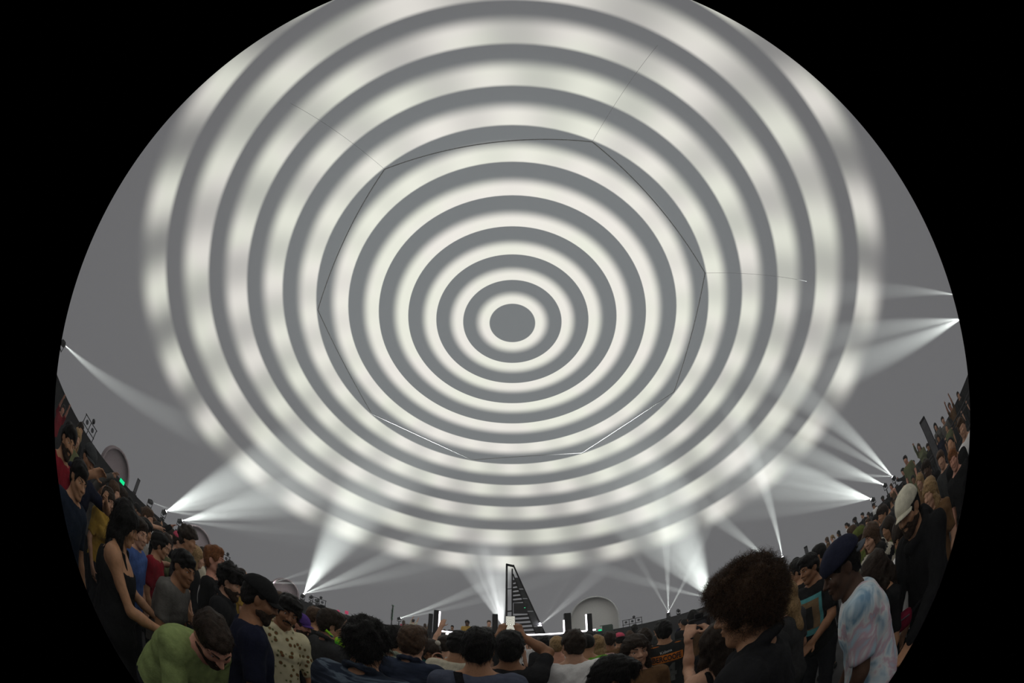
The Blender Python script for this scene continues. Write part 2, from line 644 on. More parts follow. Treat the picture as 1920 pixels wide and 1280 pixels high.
edges = [1082, 1104, 1122, 1146, 1175, 1215]
for a, b in zip(edges, edges[1:]):                # grey panels between the two sloping beams
    bm = bmesh.new()
    q = []
    for y in (0.0, 0.03):
        for px, py in ((slope_in(a) + 1.2, a + .7), (slope_out(a) - 1.2, a + .7), (slope_out(b) - 1.2, b - .7), (slope_in(b) + 1.2, b - .7)):
            q.append(bm.verts.new((tx(px), y - 0.015, tz(py))))
    for f in ((0, 1, 2, 3), (7, 6, 5, 4), (0, 4, 5, 1), (1, 5, 6, 2), (2, 6, 7, 3), (3, 7, 4, 0)):
        bm.faces.new([q[i] for i in f])
    bmesh.ops.recalc_face_normals(bm, faces=bm.faces)
    bm_obj('panel', bm, mesh_m, tri)
for y in (1089, 1096.5, 1104, 1111.5, 1119, 1126.5, 1155, 1162.5, 1170, 1177.5, 1185, 1195, 1205):
    bar('slat', ((961.5, y + 1.0), (slope_in(y) + 1, y - 0.6)), 0.085, frame_m, depth=0.22)
bm = bmesh.new()
c0, c1 = tx(963), tx(989)
add_box(bm, ((c0 + c1) / 2, -0.05, (tz(1131) + tz(1150)) / 2), (c1 - c0, 0.3, tz(1131) - tz(1150)), bevel=0.02)
bx_ = bm_obj('speaker_box', bm, stage_black, tri)
bm = bmesh.new()
add_box(bm, (tx(984), -0.21, tz(1140)), (0.05, 0.012, 0.018))
bm_obj('indicator', bm, emission('green_led', (0.05, 0.9, 0.35), 1.2), bx_)

# stage-floor lights either side of the frame
for px, tg, lb in ((943, [(878, 1060, 12, .18), (900, 1042, 13, .22), (930, 1035, 20, .20)], 'floor light on stage left of the triangle frame'),
                   (1012, [(1025, 1045, 18, .26), (1065, 1065, 11, .30), (1115, 1080, 9, .24)], 'floor light on stage right of the triangle frame')):
    s = at(px, 1172, TY - 0.1)
    root = empty('floor_light', (s.x, s.y, 0.65))
    tag(root, lb, 'stage light', 'floor lights on the stage')
    zc = s.z - 0.65
    bm = bmesh.new()
    add_box(bm, (0, 0, 0.05), (0.26, 0.22, 0.10), bevel=0.01)
    add_tube(bm, (0, 0, 0.1), (0, 0, zc - 0.2), 0.025, seg=8)
    bm_obj('stand', bm, black_metal, root)
    bm = bmesh.new()
    add_tube(bm, (0, 0, zc - 0.22), (0, 0, zc - 0.03), 0.09, 0.11, 12)
    h_ = bm_obj('head', bm, black_metal, root)
    bm = bmesh.new()
    add_tube(bm, (0, 0, zc - 0.03), (0, 0, zc - 0.012), 0.08, 0.07, 12)
    bm_obj('lens', bm, lens_m, h_)
    beams(s, tg, 14.5, (0.96, 1.0, 0.98))

# ------------------------------------------------------------------ arched doorways in the dome
arch_m = mat('arch_white', (0.72, 0.70, 0.68), 0.9, noise=0.04, spec=0.1)
rim_m = mat('arch_rim', (0.62, 0.62, 0.62), 0.7, noise=0.04)


def arch(px, py, r, depth, label, zc=0.25, m=arch_m, rm=rim_m):
    dist, g = on_ring(px, R_DOME - 0.05, py)
    v = Vector((g.x, g.y - D_DOME, 0))
    a = math.atan2(v.x, v.y)
    v.normalize()
    root = empty('arched_doorway', (v.x * (R_DOME + 0.3), v.y * (R_DOME + 0.3) + D_DOME, LEDGE), -a)
    tag(root, label, 'doorway', 'arched doorways round the dome')
    N = 28
    bm = bmesh.new()
    prof_ = [(r * math.cos(math.pi * i / N), zc + r * math.sin(math.pi * i / N)) for i in range(N + 1)]
    prof_ = [(r, 0.0)] + prof_ + [(-r, 0.0)]
    def shell(r_in, r_out, y0, y1, mm, nm):
        bm = bmesh.new()
        rows = []
        for rr in (r_in, r_out):
            for y in (y0, y1):
                rows.append([bm.verts.new((x * rr / r, y, zc + (z - zc) * rr / r if z > 0 else 0.0)) for x, z in prof_])
        a_, b_, c_, d_ = rows
        for i in range(len(prof_) - 1):
            bm.faces.new((a_[i], a_[i + 1], b_[i + 1], b_[i]))
            bm.faces.new((c_[i], d_[i], d_[i + 1], c_[i + 1]))
            bm.faces.new((a_[i], c_[i], c_[i + 1], a_[i + 1]))
            bm.faces.new((b_[i], b_[i + 1], d_[i + 1], d_[i]))
        return bm_obj(nm, bm, mm, root, True)
    shell(r - 0.04, r, -depth, 0.6, m, 'hood')
    shell(r - 0.07, r + 0.03, -depth - 0.05, -depth, rm, 'rim')
    bm = bmesh.new()
    f = [bm.verts.new((x, -depth * 0.72, z)) for x, z in prof_]
    g2 = [bm.verts.new((x, -depth * 0.72 + 0.05, z)) for x, z in prof_]
    bm.faces.new(f)
    bm.faces.new(g2[::-1])
    bm_obj('end_wall', bm, m, root)


arch(1117, 1150, 1.62, 1.5, 'large white arched doorway right of the stage', 0.95)
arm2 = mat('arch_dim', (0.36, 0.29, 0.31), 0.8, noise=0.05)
arch(533, 1100, 0.95, 0.8, 'arched doorway behind the man in floral shirt', 0.0, arm2, arm2)
arch(366, 1015, 1.05, 0.7, 'arched doorway behind the red-haired man', 0.0, arm2, arm2)
arch(212, 880, 1.00, 0.7, 'arched doorway at far left beside the green exit light', 0.0, arm2, arm2)
arch(1210, 1155, 0.55, 0.25, 'small white arched hatch right of the large doorway', 0.45, arch_m)

# ------------------------------------------------------------------ raised platforms by the wall, rail on the right
RP0, RP1, RZ, RZ2 = 12.4, R_DOME - 1.02, 0.40, 0.60
NA = 30


def platform(a0, a1, z, label):
    vs, fs = [], []
    for i in range(NA + 1):
        a = a0 + (a1 - a0) * i / NA
        for r, zz in ((RP0, 0), (RP0, z), (RP1, z), (RP1, 0)):
            vs.append((r * math.sin(a), r * math.cos(a), zz))
    for i in range(NA):
        for k in range(3):
            fs.append((i * 4 + k, i * 4 + k + 1, i * 4 + k + 5, i * 4 + k + 4))
    fs.append((0, 1, 2, 3))
    fs.append((NA * 4 + 3, NA * 4 + 2, NA * 4 + 1, NA * 4))
    pl = mesh_obj('raised_platform', vs, fs, mat('platform_black', (0.02, 0.02, 0.022), 0.8, spec=0.1), loc=C0)
    tag(pl, label, 'platform')


A0, A1 = math.radians(62), math.radians(140)
platform(A0, A1, RZ, 'low black raised platform along the right wall')
platform(math.radians(-62), math.radians(-18), RZ2, 'black raised platform at far wall left of stage')
rl = empty('handrail', C0)
tag(rl, 'thin black handrail in front of the raised crowd', 'railing')
for z in (RZ + 1.05, RZ + 0.95, RZ + 0.5):
    bm = bmesh.new()
    for i in range(NA):
        a, b = A0 + (A1 - A0) * i / NA, A0 + (A1 - A0) * (i + 1) / NA
        rr = RP0 + 0.06
        add_tube(bm, (rr * math.sin(a), rr * math.cos(a), z), (rr * math.sin(b), rr * math.cos(b), z), 0.024, seg=6)
    bm_obj('rail', bm, black_metal, rl)
for i in range(0, NA + 1, 3):
    a = A0 + (A1 - A0) * i / NA
    rr = RP0 + 0.06
    bm = bmesh.new()
    add_tube(bm, (rr * math.sin(a), rr * math.cos(a), RZ - 0.01), (rr * math.sin(a), rr * math.cos(a), RZ + 1.05), 0.024, seg=6)
    bm_obj('post', bm, black_metal, rl)


def speaker_post(px, py, dist, w, label, base=0.0):
    t = at(px, py, dist)
    root = empty('speaker_post', (t.x, t.y, base), math.atan2(-t.x, t.y))
    tag(root, label, 'speaker', 'dark speaker posts')
    h = t.z - base
    bm = bmesh.new()
    add_box(bm, (0, 0, 0.02), (w * 1.8, w * 1.8, 0.04), bevel=0.008)
    bm_obj('foot', bm, black_metal, root)
    bm = bmesh.new()
    add_box(bm, (0, 0, h * 0.5 + 0.02), (w, w * 0.9, h - 0.04), bevel=w * 0.08)
    bd = bm_obj('cabinet', bm, stage_black, root)
    bm = bmesh.new()
    add_box(bm, (0, -w * 0.46, h * 0.5 + 0.02), (w * 0.84, 0.012, h - 0.16), bevel=0.004)
    bm_obj('grille', bm, grey_metal, bd)


speaker_post(1728, 786, 7.6, 0.21, 'tall dark speaker post leaning in view among the right crowd')
speaker_post(261, 898, on_ring(261, R_DOME - 0.6, 898)[0], 0.20, 'dark speaker post on the left by the ledge lights', LEDGE - 0.005)
speaker_post(1510, 1024, 10.5, 0.13, 'thin dark speaker post above the man with turquoise print')
speaker_post(1541, 1022, 11.5, 0.11, 'shortest dark speaker post left of the navy cap')


def exit_light(px, py, rad, w, h, label):
    dist, g = on_ring(px, rad, py)
    t = at(px, py, dist)
    root = empty('exit_light', (t.x, t.y, t.z), math.atan2(-t.x, t.y))
    tag(root, label, 'exit light')
    bm = bmesh.new()
    add_box(bm, (0, 0.03, 0), (w + 0.04, 0.06, h + 0.04), bevel=0.008)
    bm_obj('housing', bm, black_metal, root)
    bm = bmesh.new()
    add_box(bm, (0, -0.006, 0), (w, 0.012, h), bevel=0.003)
    bm_obj('panel', bm, emission('green_glow', (0.0, 0.85, 0.30), 1.0), root)


exit_light(229, 903, R_DOME - 1.06, 0.30, 0.16, 'glowing green exit light on the left wall')
exit_light(1125, 1181, R_DOME - 1.06, 0.22, 0.12, 'glowing green exit light below the big arch')
t = at(1139, 1174, 13.0)
root = empty('equipment_case', (t.x, t.y, 0))
tag(root, 'dark green equipment case on a stand right of the stage', 'case')
bm = bmesh.new()
add_box(bm, (0, 0, t.z - 0.16), (0.36, 0.36, 0.42), bevel=0.02)
cs_ = bm_obj('case', bm, mat('case_green', (0.045, 0.075, 0.055), 0.7), root)
bm = bmesh.new()
add_box(bm, (-0.06, 0, t.z + 0.065), (0.5, 0.1, 0.03), bevel=0.008)
bm_obj('lid_bar', bm, mat('case_green', (0, 0, 0)), cs_)
bm = bmesh.new()
for q in (-1, 1):
    for w in (-1, 1):
        add_tube(bm, (q * 0.15, w * 0.15, 0), (q * 0.15, w * 0.15, t.z - 0.37), 0.02, seg=6)
bm_obj('stand', bm, black_metal, root)

# ------------------------------------------------------------------ implicit-surface modeller (distance fields -> surface nets)
def axis(lo, hi, coarse, fine):
    """Grid lines from lo to hi: step 'coarse', finer inside the given (a, b, step) intervals."""
    out, x = [lo], lo
    while x < hi:
        h = coarse
        for a, b, f in fine:
            if a - coarse < x < b:
                h = min(h, f)
        x += h
        out.append(x)
    return np.array(out, np.float32)


class Field:
    def __init__(self, X, Y, Z):
        self.X, self.Y, self.Z = X, Y, Z
        self.D = np.full((len(X), len(Y), len(Z)), 1.0, np.float32)

    def block(self, lo, hi, m=0.05):
        s = []
        for A, a, b in zip((self.X, self.Y, self.Z), lo, hi):
            i, j = np.searchsorted(A, a - m), np.searchsorted(A, b + m)
            if j <= i:
                return None
            s.append(slice(int(i), int(j)))
        return tuple(s)

    def pts(self, s):
        return self.X[s[0]][:, None, None], self.Y[s[1]][None, :, None], self.Z[s[2]][None, None, :]

    def put(self, s, d, k, op):
        a = self.D[s]
        if op == 'add':
            if k > 0:
                h = np.maximum(k - np.abs(a - d), 0) / k
                a[...] = np.minimum(a, d) - h * h * k * 0.25
            else:
                np.minimum(a, d, out=a)
        elif op == 'sub':
            d = -d
            if k > 0:
                h = np.maximum(k - np.abs(a - d), 0) / k
                a[...] = np.maximum(a, d) + h * h * k * 0.25
            else:
                np.maximum(a, d, out=a)

    def cone(self, a, b, r1, r2, k=0.02, op='add', grow=0.0, cut=None, flat=None):
        """Tapered capsule; cut: keep only the first part of its length; flat: (axis, factor) squeezes it."""
        a, b = np.array(a, np.float32), np.array(b, np.float32)
        r = max(r1, r2) + max(grow, 0)
        s = self.block(np.minimum(a, b) - r, np.maximum(a, b) + r)
        if s is None:
            return
        x, y, z = self.pts(s)
        px, py, pz = x - a[0], y - a[1], z - a[2]
        ba = b - a
        l2 = max(float(ba @ ba), 1e-9)
        q = (px * ba[0] + py * ba[1] + pz * ba[2]) / l2
        t = np.clip(q, 0, 1)
        dx, dy, dz = px - ba[0] * t, py - ba[1] * t, pz - ba[2] * t
        if flat is not None:
            n, f = np.array(flat[0], np.float32), flat[1]
            c = (dx * n[0] + dy * n[1] + dz * n[2]) * (f - 1.0)
            dx, dy, dz = dx + n[0] * c, dy + n[1] * c, dz + n[2] * c
        d = np.sqrt(dx * dx + dy * dy + dz * dz) - (r1 + (r2 - r1) * t) - grow
        if cut is not None:
            d = np.maximum(d, (q - cut) * math.sqrt(l2))
        self.put(s, d, k, op)

    def ell(self, c, rad, R=None, k=0.02, op='add', grow=0.0, above=None):
        """Ellipsoid with half-axes rad in frame R; above: keep only local z over this height."""
        c = np.array(c, np.float32)
        rad = np.array(rad, np.float32) + grow
        m = float(rad.max())
        s = self.block(c - m, c + m)
        if s is None:
            return
        x, y, z = self.pts(s)
        px, py, pz = x - c[0], y - c[1], z - c[2]
        if R is not None:
            R = np.array(R, np.float32)
            px, py, pz = (px * R[0, i] + py * R[1, i] + pz * R[2, i] for i in range(3))
        k0 = np.sqrt((px / rad[0]) ** 2 + (py / rad[1]) ** 2 + (pz / rad[2]) ** 2)
        k1 = np.sqrt((px / rad[0] ** 2) ** 2 + (py / rad[1] ** 2) ** 2 + (pz / rad[2] ** 2) ** 2) + 1e-9
        d = k0 * (k0 - 1) / k1
        if above is not None:
            d = np.maximum(d, above - pz)
        self.put(s, d, k, op)

    def box(self, c, half, R, rnd=0.005, k=0.02, op='add'):
        c = np.array(c, np.float32)
        m = float(np.linalg.norm(half)) + rnd
        s = self.block(c - m, c + m)
        if s is None:
            return
        x, y, z = self.pts(s)
        px, py, pz = x - c[0], y - c[1], z - c[2]
        R = np.array(R, np.float32)
        q = [np.abs(px * R[0, i] + py * R[1, i] + pz * R[2, i]) - half[i] + rnd for i in range(3)]
        o = np.sqrt(np.maximum(q[0], 0) ** 2 + np.maximum(q[1], 0) ** 2 + np.maximum(q[2], 0) ** 2)
        d = o + np.minimum(np.maximum(q[0], np.maximum(q[1], q[2])), 0) - rnd
        self.put(s, d, k, op)

    def plane(self, p, n, k=0.0):
        """Cut everything away on the side the normal points to."""
        n = np.array(n, np.float32)
        n /= np.linalg.norm(n)
        x, y, z = self.X[:, None, None], self.Y[None, :, None], self.Z[None, None, :]
        np.maximum(self.D, (x - p[0]) * n[0] + (y - p[1]) * n[1] + (z - p[2]) * n[2], out=self.D)

    def ripple(self, amp, freq, seed=0, sharp=False):
        r = random.Random(seed)
        m = np.abs(self.D) < 0.06
        i, j, k = np.nonzero(m)
        p = np.stack([self.X[i], self.Y[j], self.Z[k]], -1)
        v = np.zeros(len(p), np.float32)
        for o in range(3):
            f = freq * (1.0, 1.7, 2.6)[o]
            q = np.array([r.gauss(0, 1) for _ in range(3)], np.float32)
            q2 = np.array([r.gauss(0, 1) for _ in range(3)], np.float32)
            q, q2 = q / np.linalg.norm(q) * f, q2 / np.linalg.norm(q2) * f
            w = np.sin(p @ q + r.random() * 6 + 1.3 * np.sin(p @ q2 + r.random() * 6))
            v += (1 - np.abs(w) * 2 if sharp else w) / (1 + o)
        self.D[i, j, k] += amp * v

    def mesh(self):
        D = self.D
        S = D < 0
        c = S[:-1, :-1, :-1].astype(np.int8)
        n = c.copy()
        for dx in (0, 1):
            for dy in (0, 1):
                for dz in (0, 1):
                    if dx or dy or dz:
                        n += S[dx:S.shape[0] - 1 + dx, dy:S.shape[1] - 1 + dy, dz:S.shape[2] - 1 + dz]
        i, j, k = np.nonzero((n > 0) & (n < 8))
        if not len(i):
            return None, None
        idx = np.full(n.shape, -1, np.int32)
        idx[i, j, k] = np.arange(len(i))
        cor = [(x, y, z) for x in (0, 1) for y in (0, 1) for z in (0, 1)]
        val = np.stack([D[i + a, j + b, k + e] for a, b, e in cor], -1)
        acc = np.zeros((len(i), 3), np.float32)
        cnt = np.zeros(len(i), np.float32)
        for a in range(8):
            for b in range(a + 1, 8):
                if sum(abs(cor[a][q] - cor[b][q]) for q in range(3)) != 1:
                    continue
                va, vb = val[:, a], val[:, b]
                m = (va < 0) != (vb < 0)
                t = np.where(m, va / np.where(m, va - vb, 1), 0)
                pa, pb = np.array(cor[a], np.float32), np.array(cor[b], np.float32)
                acc += m[:, None] * (pa + (pb - pa) * t[:, None])
                cnt += m
        acc /= cnt[:, None]
        V = np.stack([A[q] + (A[q + 1] - A[q]) * acc[:, w] for w, (A, q) in enumerate(((self.X, i), (self.Y, j), (self.Z, k)))], -1)
        F = []
        for ax in range(3):
            sl0 = [slice(None)] * 3
            sl1 = [slice(None)] * 3
            sl0[ax] = slice(0, -1)
            sl1[ax] = slice(1, None)
            s0, s1 = S[tuple(sl0)], S[tuple(sl1)]
            b, e = (ax + 1) % 3, (ax + 2) % 3
            g = np.stack(np.nonzero(s0 != s1), -1)
            ok = np.ones(len(g), bool)
            for q in (b, e):
                ok &= (g[:, q] > 0) & (g[:, q] < S.shape[q] - 1)
            g = g[ok]
            flip = s0[g[:, 0], g[:, 1], g[:, 2]]

            def cell(db, de):
                h = g.copy()
                h[:, b] -= db
                h[:, e] -= de
                return idx[h[:, 0], h[:, 1], h[:, 2]]
            Q = np.stack([cell(1, 1), cell(0, 1), cell(0, 0), cell(1, 0)], -1)
            Q[~flip] = Q[~flip][:, ::-1]
            F.append(Q)
        F = np.concatenate(F)
        return V, F[(F >= 0).all(1)]


def field_mesh(fld, name, smooth_it=1):
    V, F = fld.mesh()
    if V is None:
        return None
    if smooth_it:                                # a light Laplacian pass against stair-steps
        E = np.concatenate([F[:, [0, 1]], F[:, [1, 2]], F[:, [2, 3]], F[:, [3, 0]]])
        for _ in range(smooth_it):
            acc = np.zeros_like(V)
            cnt = np.zeros(len(V), np.float32)
            np.add.at(acc, E[:, 0], V[E[:, 1]])
            np.add.at(acc, E[:, 1], V[E[:, 0]])
            np.add.at(cnt, E[:, 0], 1)
            np.add.at(cnt, E[:, 1], 1)
            V = V * 0.55 + acc / np.maximum(cnt, 1)[:, None] * 0.45
    me = bpy.data.meshes.new(name)
    me.vertices.add(len(V))
    me.vertices.foreach_set('co', V.astype(np.float32).ravel())
    me.loops.add(len(F) * 4)
    me.loops.foreach_set('vertex_index', F.astype(np.int32).ravel())
    me.polygons.add(len(F))
    me.polygons.foreach_set('loop_start', np.arange(0, len(F) * 4, 4, dtype=np.int32))
    me.polygons.foreach_set('use_smooth', np.ones(len(F), bool))
    me.update(calc_edges=True)
    return me

# ------------------------------------------------------------------ people
def rot(axis_, deg):
    return Matrix.Rotation(math.radians(deg), 3, axis_)


def ik(S, T, l1, l2, pole):
    d = T - S
    L = min(d.length, (l1 + l2) * 0.999)
    u = d.normalized()
    a = (l1 * l1 - l2 * l2 + L * L) / (2 * L)
    h = math.sqrt(max(l1 * l1 - a * a, 0))
    p = pole - u * pole.dot(u)
    p.normalize()
    return S + u * a + p * h, S + u * L


def hand_prims(P, wrist, d, nrm, curl, side, tagname):
    """Palm, four jointed fingers of unequal length and a thumb; d points along the palm, nrm out of its back."""
    d = d.normalized()
    nrm = (nrm - d * nrm.dot(d)).normalized()
    s = d.cross(nrm) * side                       # towards the thumb
    R = Matrix((s, d, nrm)).transposed()
    pc = wrist + d * 0.050
    P.append((tagname, 'box', pc, (0.040, 0.048, 0.014), R, 0.012, 0.012))
    P.append((tagname, 'cone', wrist - d * 0.03, wrist + d * 0.02, 0.026, 0.026, 0.02, None))
    for i, (off, L) in enumerate(((0.030, 0.072), (0.010, 0.080), (-0.010, 0.074), (-0.029, 0.058))):
        b = wrist + d * 0.095 + s * off
        c1, c2 = math.radians(curl * 0.8 + 4 * i), math.radians(curl * 1.7 + 6 * i)
        m = b + (d * math.cos(c1) - nrm * math.sin(c1)) * L * 0.52
        e = m + (d * math.cos(c2) - nrm * math.sin(c2)) * L * 0.48
        P.append((tagname, 'cone', b - d * 0.012, m, 0.0098, 0.0088, 0.006, None))
        P.append((tagname, 'cone', m, e, 0.0088, 0.0075, 0.004, None))
    tb = wrist + d * 0.030 + s * 0.034
    c = math.radians(curl * 0.6)
    tm = tb + (d * 0.62 + s * 0.70 * math.cos(c) - nrm * (0.2 + 0.6 * math.sin(c))).normalized() * 0.038
    te = tm + (d * 0.85 + s * 0.25 * math.cos(c) - nrm * (0.2 + 0.7 * math.sin(c))).normalized() * 0.032
    P.append((tagname, 'cone', tb, tm, 0.0135, 0.0105, 0.010, None))
    P.append((tagname, 'cone', tm, te, 0.0105, 0.0085, 0.004, None))


def skeleton(p):
    """Joints and body shapes of one standing person, 1.76 m tall, facing +Y, feet on z = 0."""
    w = p.get('w', 1.0)                           # heaviness
    sh = p.get('sh', 0.172)                       # half shoulder width at the joints
    fem = p.get('fem', False)
    lean, side, twist = p.get('lean', 0), p.get('side', 0), p.get('twist', 0)
    P0 = Vector((0, 0, 0.94))
    Rb = rot('X', -lean) @ rot('Y', side) @ rot('Z', -twist)
    u, f, r = Rb @ Vector((0, 0, 1)), Rb @ Vector((0, 1, 0)), Rb @ Vector((1, 0, 0))
    J = dict(P0=P0, u=u, f=f, r=r)
    neck = P0 + u * 0.525 - f * 0.012
    # the spine bends on top of the hips
    bend = p.get('bend', 0)
    if bend:
        Rn = Matrix.Rotation(math.radians(-bend), 3, r)
        mid = P0 + u * 0.25
        u2 = Rn @ u
        neck = mid + u2 * 0.275
        f2 = Rn @ f
    else:
        mid, u2, f2 = P0 + u * 0.25, u, f
    J.update(mid=mid, u2=u2, f2=f2, neck=neck)
    Rt = Matrix((r, f, u)).transposed()
    Rt2 = Matrix((r, f2, u2)).transposed()
    P = []
    P.append(('torso', 'ell', P0 + u * 0.00, (0.165 * (0.5 + 0.5 * w) + (0.012 if fem else 0), 0.118 * w, 0.135), Rt, 0.05))
    P.append(('torso', 'ell', P0 + u * 0.15 + f * 0.01 * w, (0.143 * w - (0.012 if fem else 0), 0.108 * w, 0.14), Rt, 0.06))
    P.append(('torso', 'ell', mid + u2 * 0.10, (0.158 * (0.4 + 0.6 * w), 0.112 * w, 0.17), Rt2, 0.06))
    if fem:
        for q in (-1, 1):
            P.append(('torso', 'ell', mid + u2 * 0.10 + f2 * 0.085 + r * 0.068 * q, (0.058, 0.055, 0.058), Rt2, 0.04))
    shc = mid + u2 * 0.225 - f2 * 0.012
    S = {}
    for q, nm in ((-1, 'L'), (1, 'R')):
        S[nm] = shc + r * sh * q + u2 * p.get('shrug', 0.0)
        P.append(('torso', 'cone', shc + r * 0.045 * q, S[nm], 0.070, 0.058 * (0.6 + 0.4 * w), 0.05, None))
        P.append(('neck', 'cone', neck + u2 * 0.045, shc + r * 0.125 * q + u2 * 0.020, 0.040, 0.028, 0.05, None))
    J['S'] = S
    # head
    hy, hp, hr = p.get('hyaw', 0), p.get('hpitch', 0), p.get('hroll', 0)
    Rh = rot('Z', -hy) @ rot('X', -hp) @ rot('Y', hr)
    if p.get('hbody', True):
        Rh = Rh
    hu, hf, hx = Rh @ Vector((0, 0, 1)), Rh @ Vector((0, 1, 0)), Rh @ Vector((1, 0, 0))
    nd = (u2 * 0.55 + hu * 0.6 + Vector((0, 0, 0.2))).normalized()
    hc = neck + nd * 0.085 + hu * 0.085 + hf * 0.018
    J.update(hc=hc, hu=hu, hf=hf, hx=hx, Rh=Rh)

    def H(x, y, z):
        return hc + hx * x + hf * y + hu * z
    J['H'] = H
    nw = 0.055 * (0.5 + 0.5 * w) - (0.008 if fem else 0)
    P.append(('neck', 'cone', neck - u2 * 0.03, H(0, -0.018, -0.055), nw + 0.008, nw, 0.03, None))
    P.append(('head', 'ell', H(0, -0.012, 0.028), (0.075, 0.094, 0.088), Rh, 0.02))
    P.append(('head', 'ell', H(0, 0.022, -0.032), (0.061, 0.070, 0.080), Rh, 0.03))
    P.append(('head', 'cone', H(0, 0.035, -0.072), H(0, 0.064, -0.097), 0.036, 0.021, 0.02, None))
    for q in (-1, 1):
        P.append(('head', 'cone', H(0.046 * q, 0.0, -0.060), H(0.016 * q, 0.060, -0.092), 0.028, 0.020, 0.02, None))
        P.append(('head', 'cone', H(0.010 * q, 0.084, 0.026), H(0.046 * q, 0.066, 0.026), 0.011, 0.012, 0.015, None))
        P.append(('head', 'ell', H(0.042 * q, 0.058, -0.022), (0.024, 0.024, 0.024), Rh, 0.02))
        P.append(('socket', 'ell', H(0.033 * q, 0.099, 0.006), (0.017, 0.018, 0.0085), Rh, 0.010))
        P.append(('head', 'ell', H(0.077 * q, -0.010, -0.008), (0.009, 0.020, 0.032), Rh @ rot('Z', 22 * q), 0.008))
        P.append(('head', 'ell', H(0.012 * q, 0.094, -0.026), (0.009, 0.011, 0.008), Rh, 0.006))
    P.append(('head', 'cone', H(0, 0.086, 0.016), H(0, 0.110, -0.021), 0.0085, 0.0125, 0.010, None))
    P.append(('head', 'ell', H(0, 0.090, -0.050), (0.023, 0.011, 0.0065), Rh, 0.006))
    P.append(('head', 'ell', H(0, 0.087, -0.0625), (0.019, 0.012, 0.0075), Rh, 0.006))
    P.append(('socket', 'ell', H(0, 0.104, -0.0562), (0.021, 0.010, 0.003), Rh, 0.004))
    # arms: a target for the hand, in the person's frame, or hanging down
    hands = {}
    for q, nm in ((-1, 'L'), (1, 'R')):
        a = p.get('arm' + nm)
        l1, l2 = 0.285, 0.255
        pole = Vector((0.55 * q, -0.75, -0.35))
        curl = 18
        if a is None:
            T = S[nm] + Vector((0.05 * q, 0.10, -0.515))
            nrm = r * q
        else:
            T = Vector(a[0])
            if len(a) > 1 and a[1] is not None:
                pole = Vector(a[1])
            curl = a[2] if len(a) > 2 else 25
            nrm = Vector(a[3]) if len(a) > 3 and a[3] is not None else None
        E_, W_ = ik(S[nm], T, l1, l2, pole)
        d = (W_ - E_).normalized()
        if a is not None and len(a) > 4:
            d = Vector(a[4]).normalized()
        if nrm is None:
            nrm = -(Vector((0, 1, 0)) - d * d.y)
        aw = (0.7 + 0.3 * w) * (0.86 if fem else 1.0)
        P.append(('uarm' + nm, 'cone', S[nm], E_, 0.053 * aw, 0.041 * aw, 0.03, None))
        P.append(('farm' + nm, 'cone', E_, E_ + (W_ - E_) * 0.35, 0.041 * aw, 0.041 * aw, 0.02, None))
        P.append(('farm' + nm, 'cone', E_ + (W_ - E_) * 0.30, W_, 0.041 * aw, 0.027 * aw, 0.02, None))
        hand_prims(P, W_, d, nrm, curl, q * -1, 'hand' + nm)
        hands[nm] = W_ + d * 0.06
        J['W' + nm], J['E' + nm] = W_, E_
    J['hands'] = hands
    # legs
    for q, nm in ((-1, 'L'), (1, 'R')):
        hip = P0 + Vector((0.088 * q, 0, -0.05))
        kn = Vector((0.098 * q, 0.03, 0.50))
        an = Vector((0.105 * q, -0.02, 0.09))
        P.append(('leg', 'cone', hip, kn, 0.086 * (0.5 + 0.5 * w), 0.055, 0.04, None))
        P.append(('leg', 'cone', kn, kn.lerp(an, 0.4) - Vector((0, 0.012, 0)), 0.052, 0.054, 0.03, None))
        P.append(('leg', 'cone', kn.lerp(an, 0.35), an, 0.052, 0.037, 0.03, None))
        P.append(('foot', 'cone', an - Vector((0, 0.02, 0.045)), an + Vector((0.015 * q, 0.135, -0.052)), 0.040, 0.034, 0.03, None))
    J['P'] = P
    return J


def run(fld, prims, tags, grow=0.0, cuts={}, kk=1.0):
    for pr in prims:
        t = pr[0]
        if t not in tags:
            continue
        if pr[1] == 'cone':
            _, _, a, b, r1, r2, k, flat = pr
            fld.cone(a, b, r1, r2, k * kk, grow=grow, cut=cuts.get(t), flat=flat)
        elif pr[1] == 'ell':
            fld.ell(pr[2], pr[3], pr[4], pr[5] * kk, grow=grow)
        elif pr[1] == 'box':
            fld.box(pr[2], tuple(h + grow for h in pr[3]), pr[4], pr[5], pr[6])


ALLTAGS = {'torso', 'neck', 'head', 'leg', 'foot', 'uarmL', 'uarmR', 'farmL', 'farmR', 'handL', 'handR'}


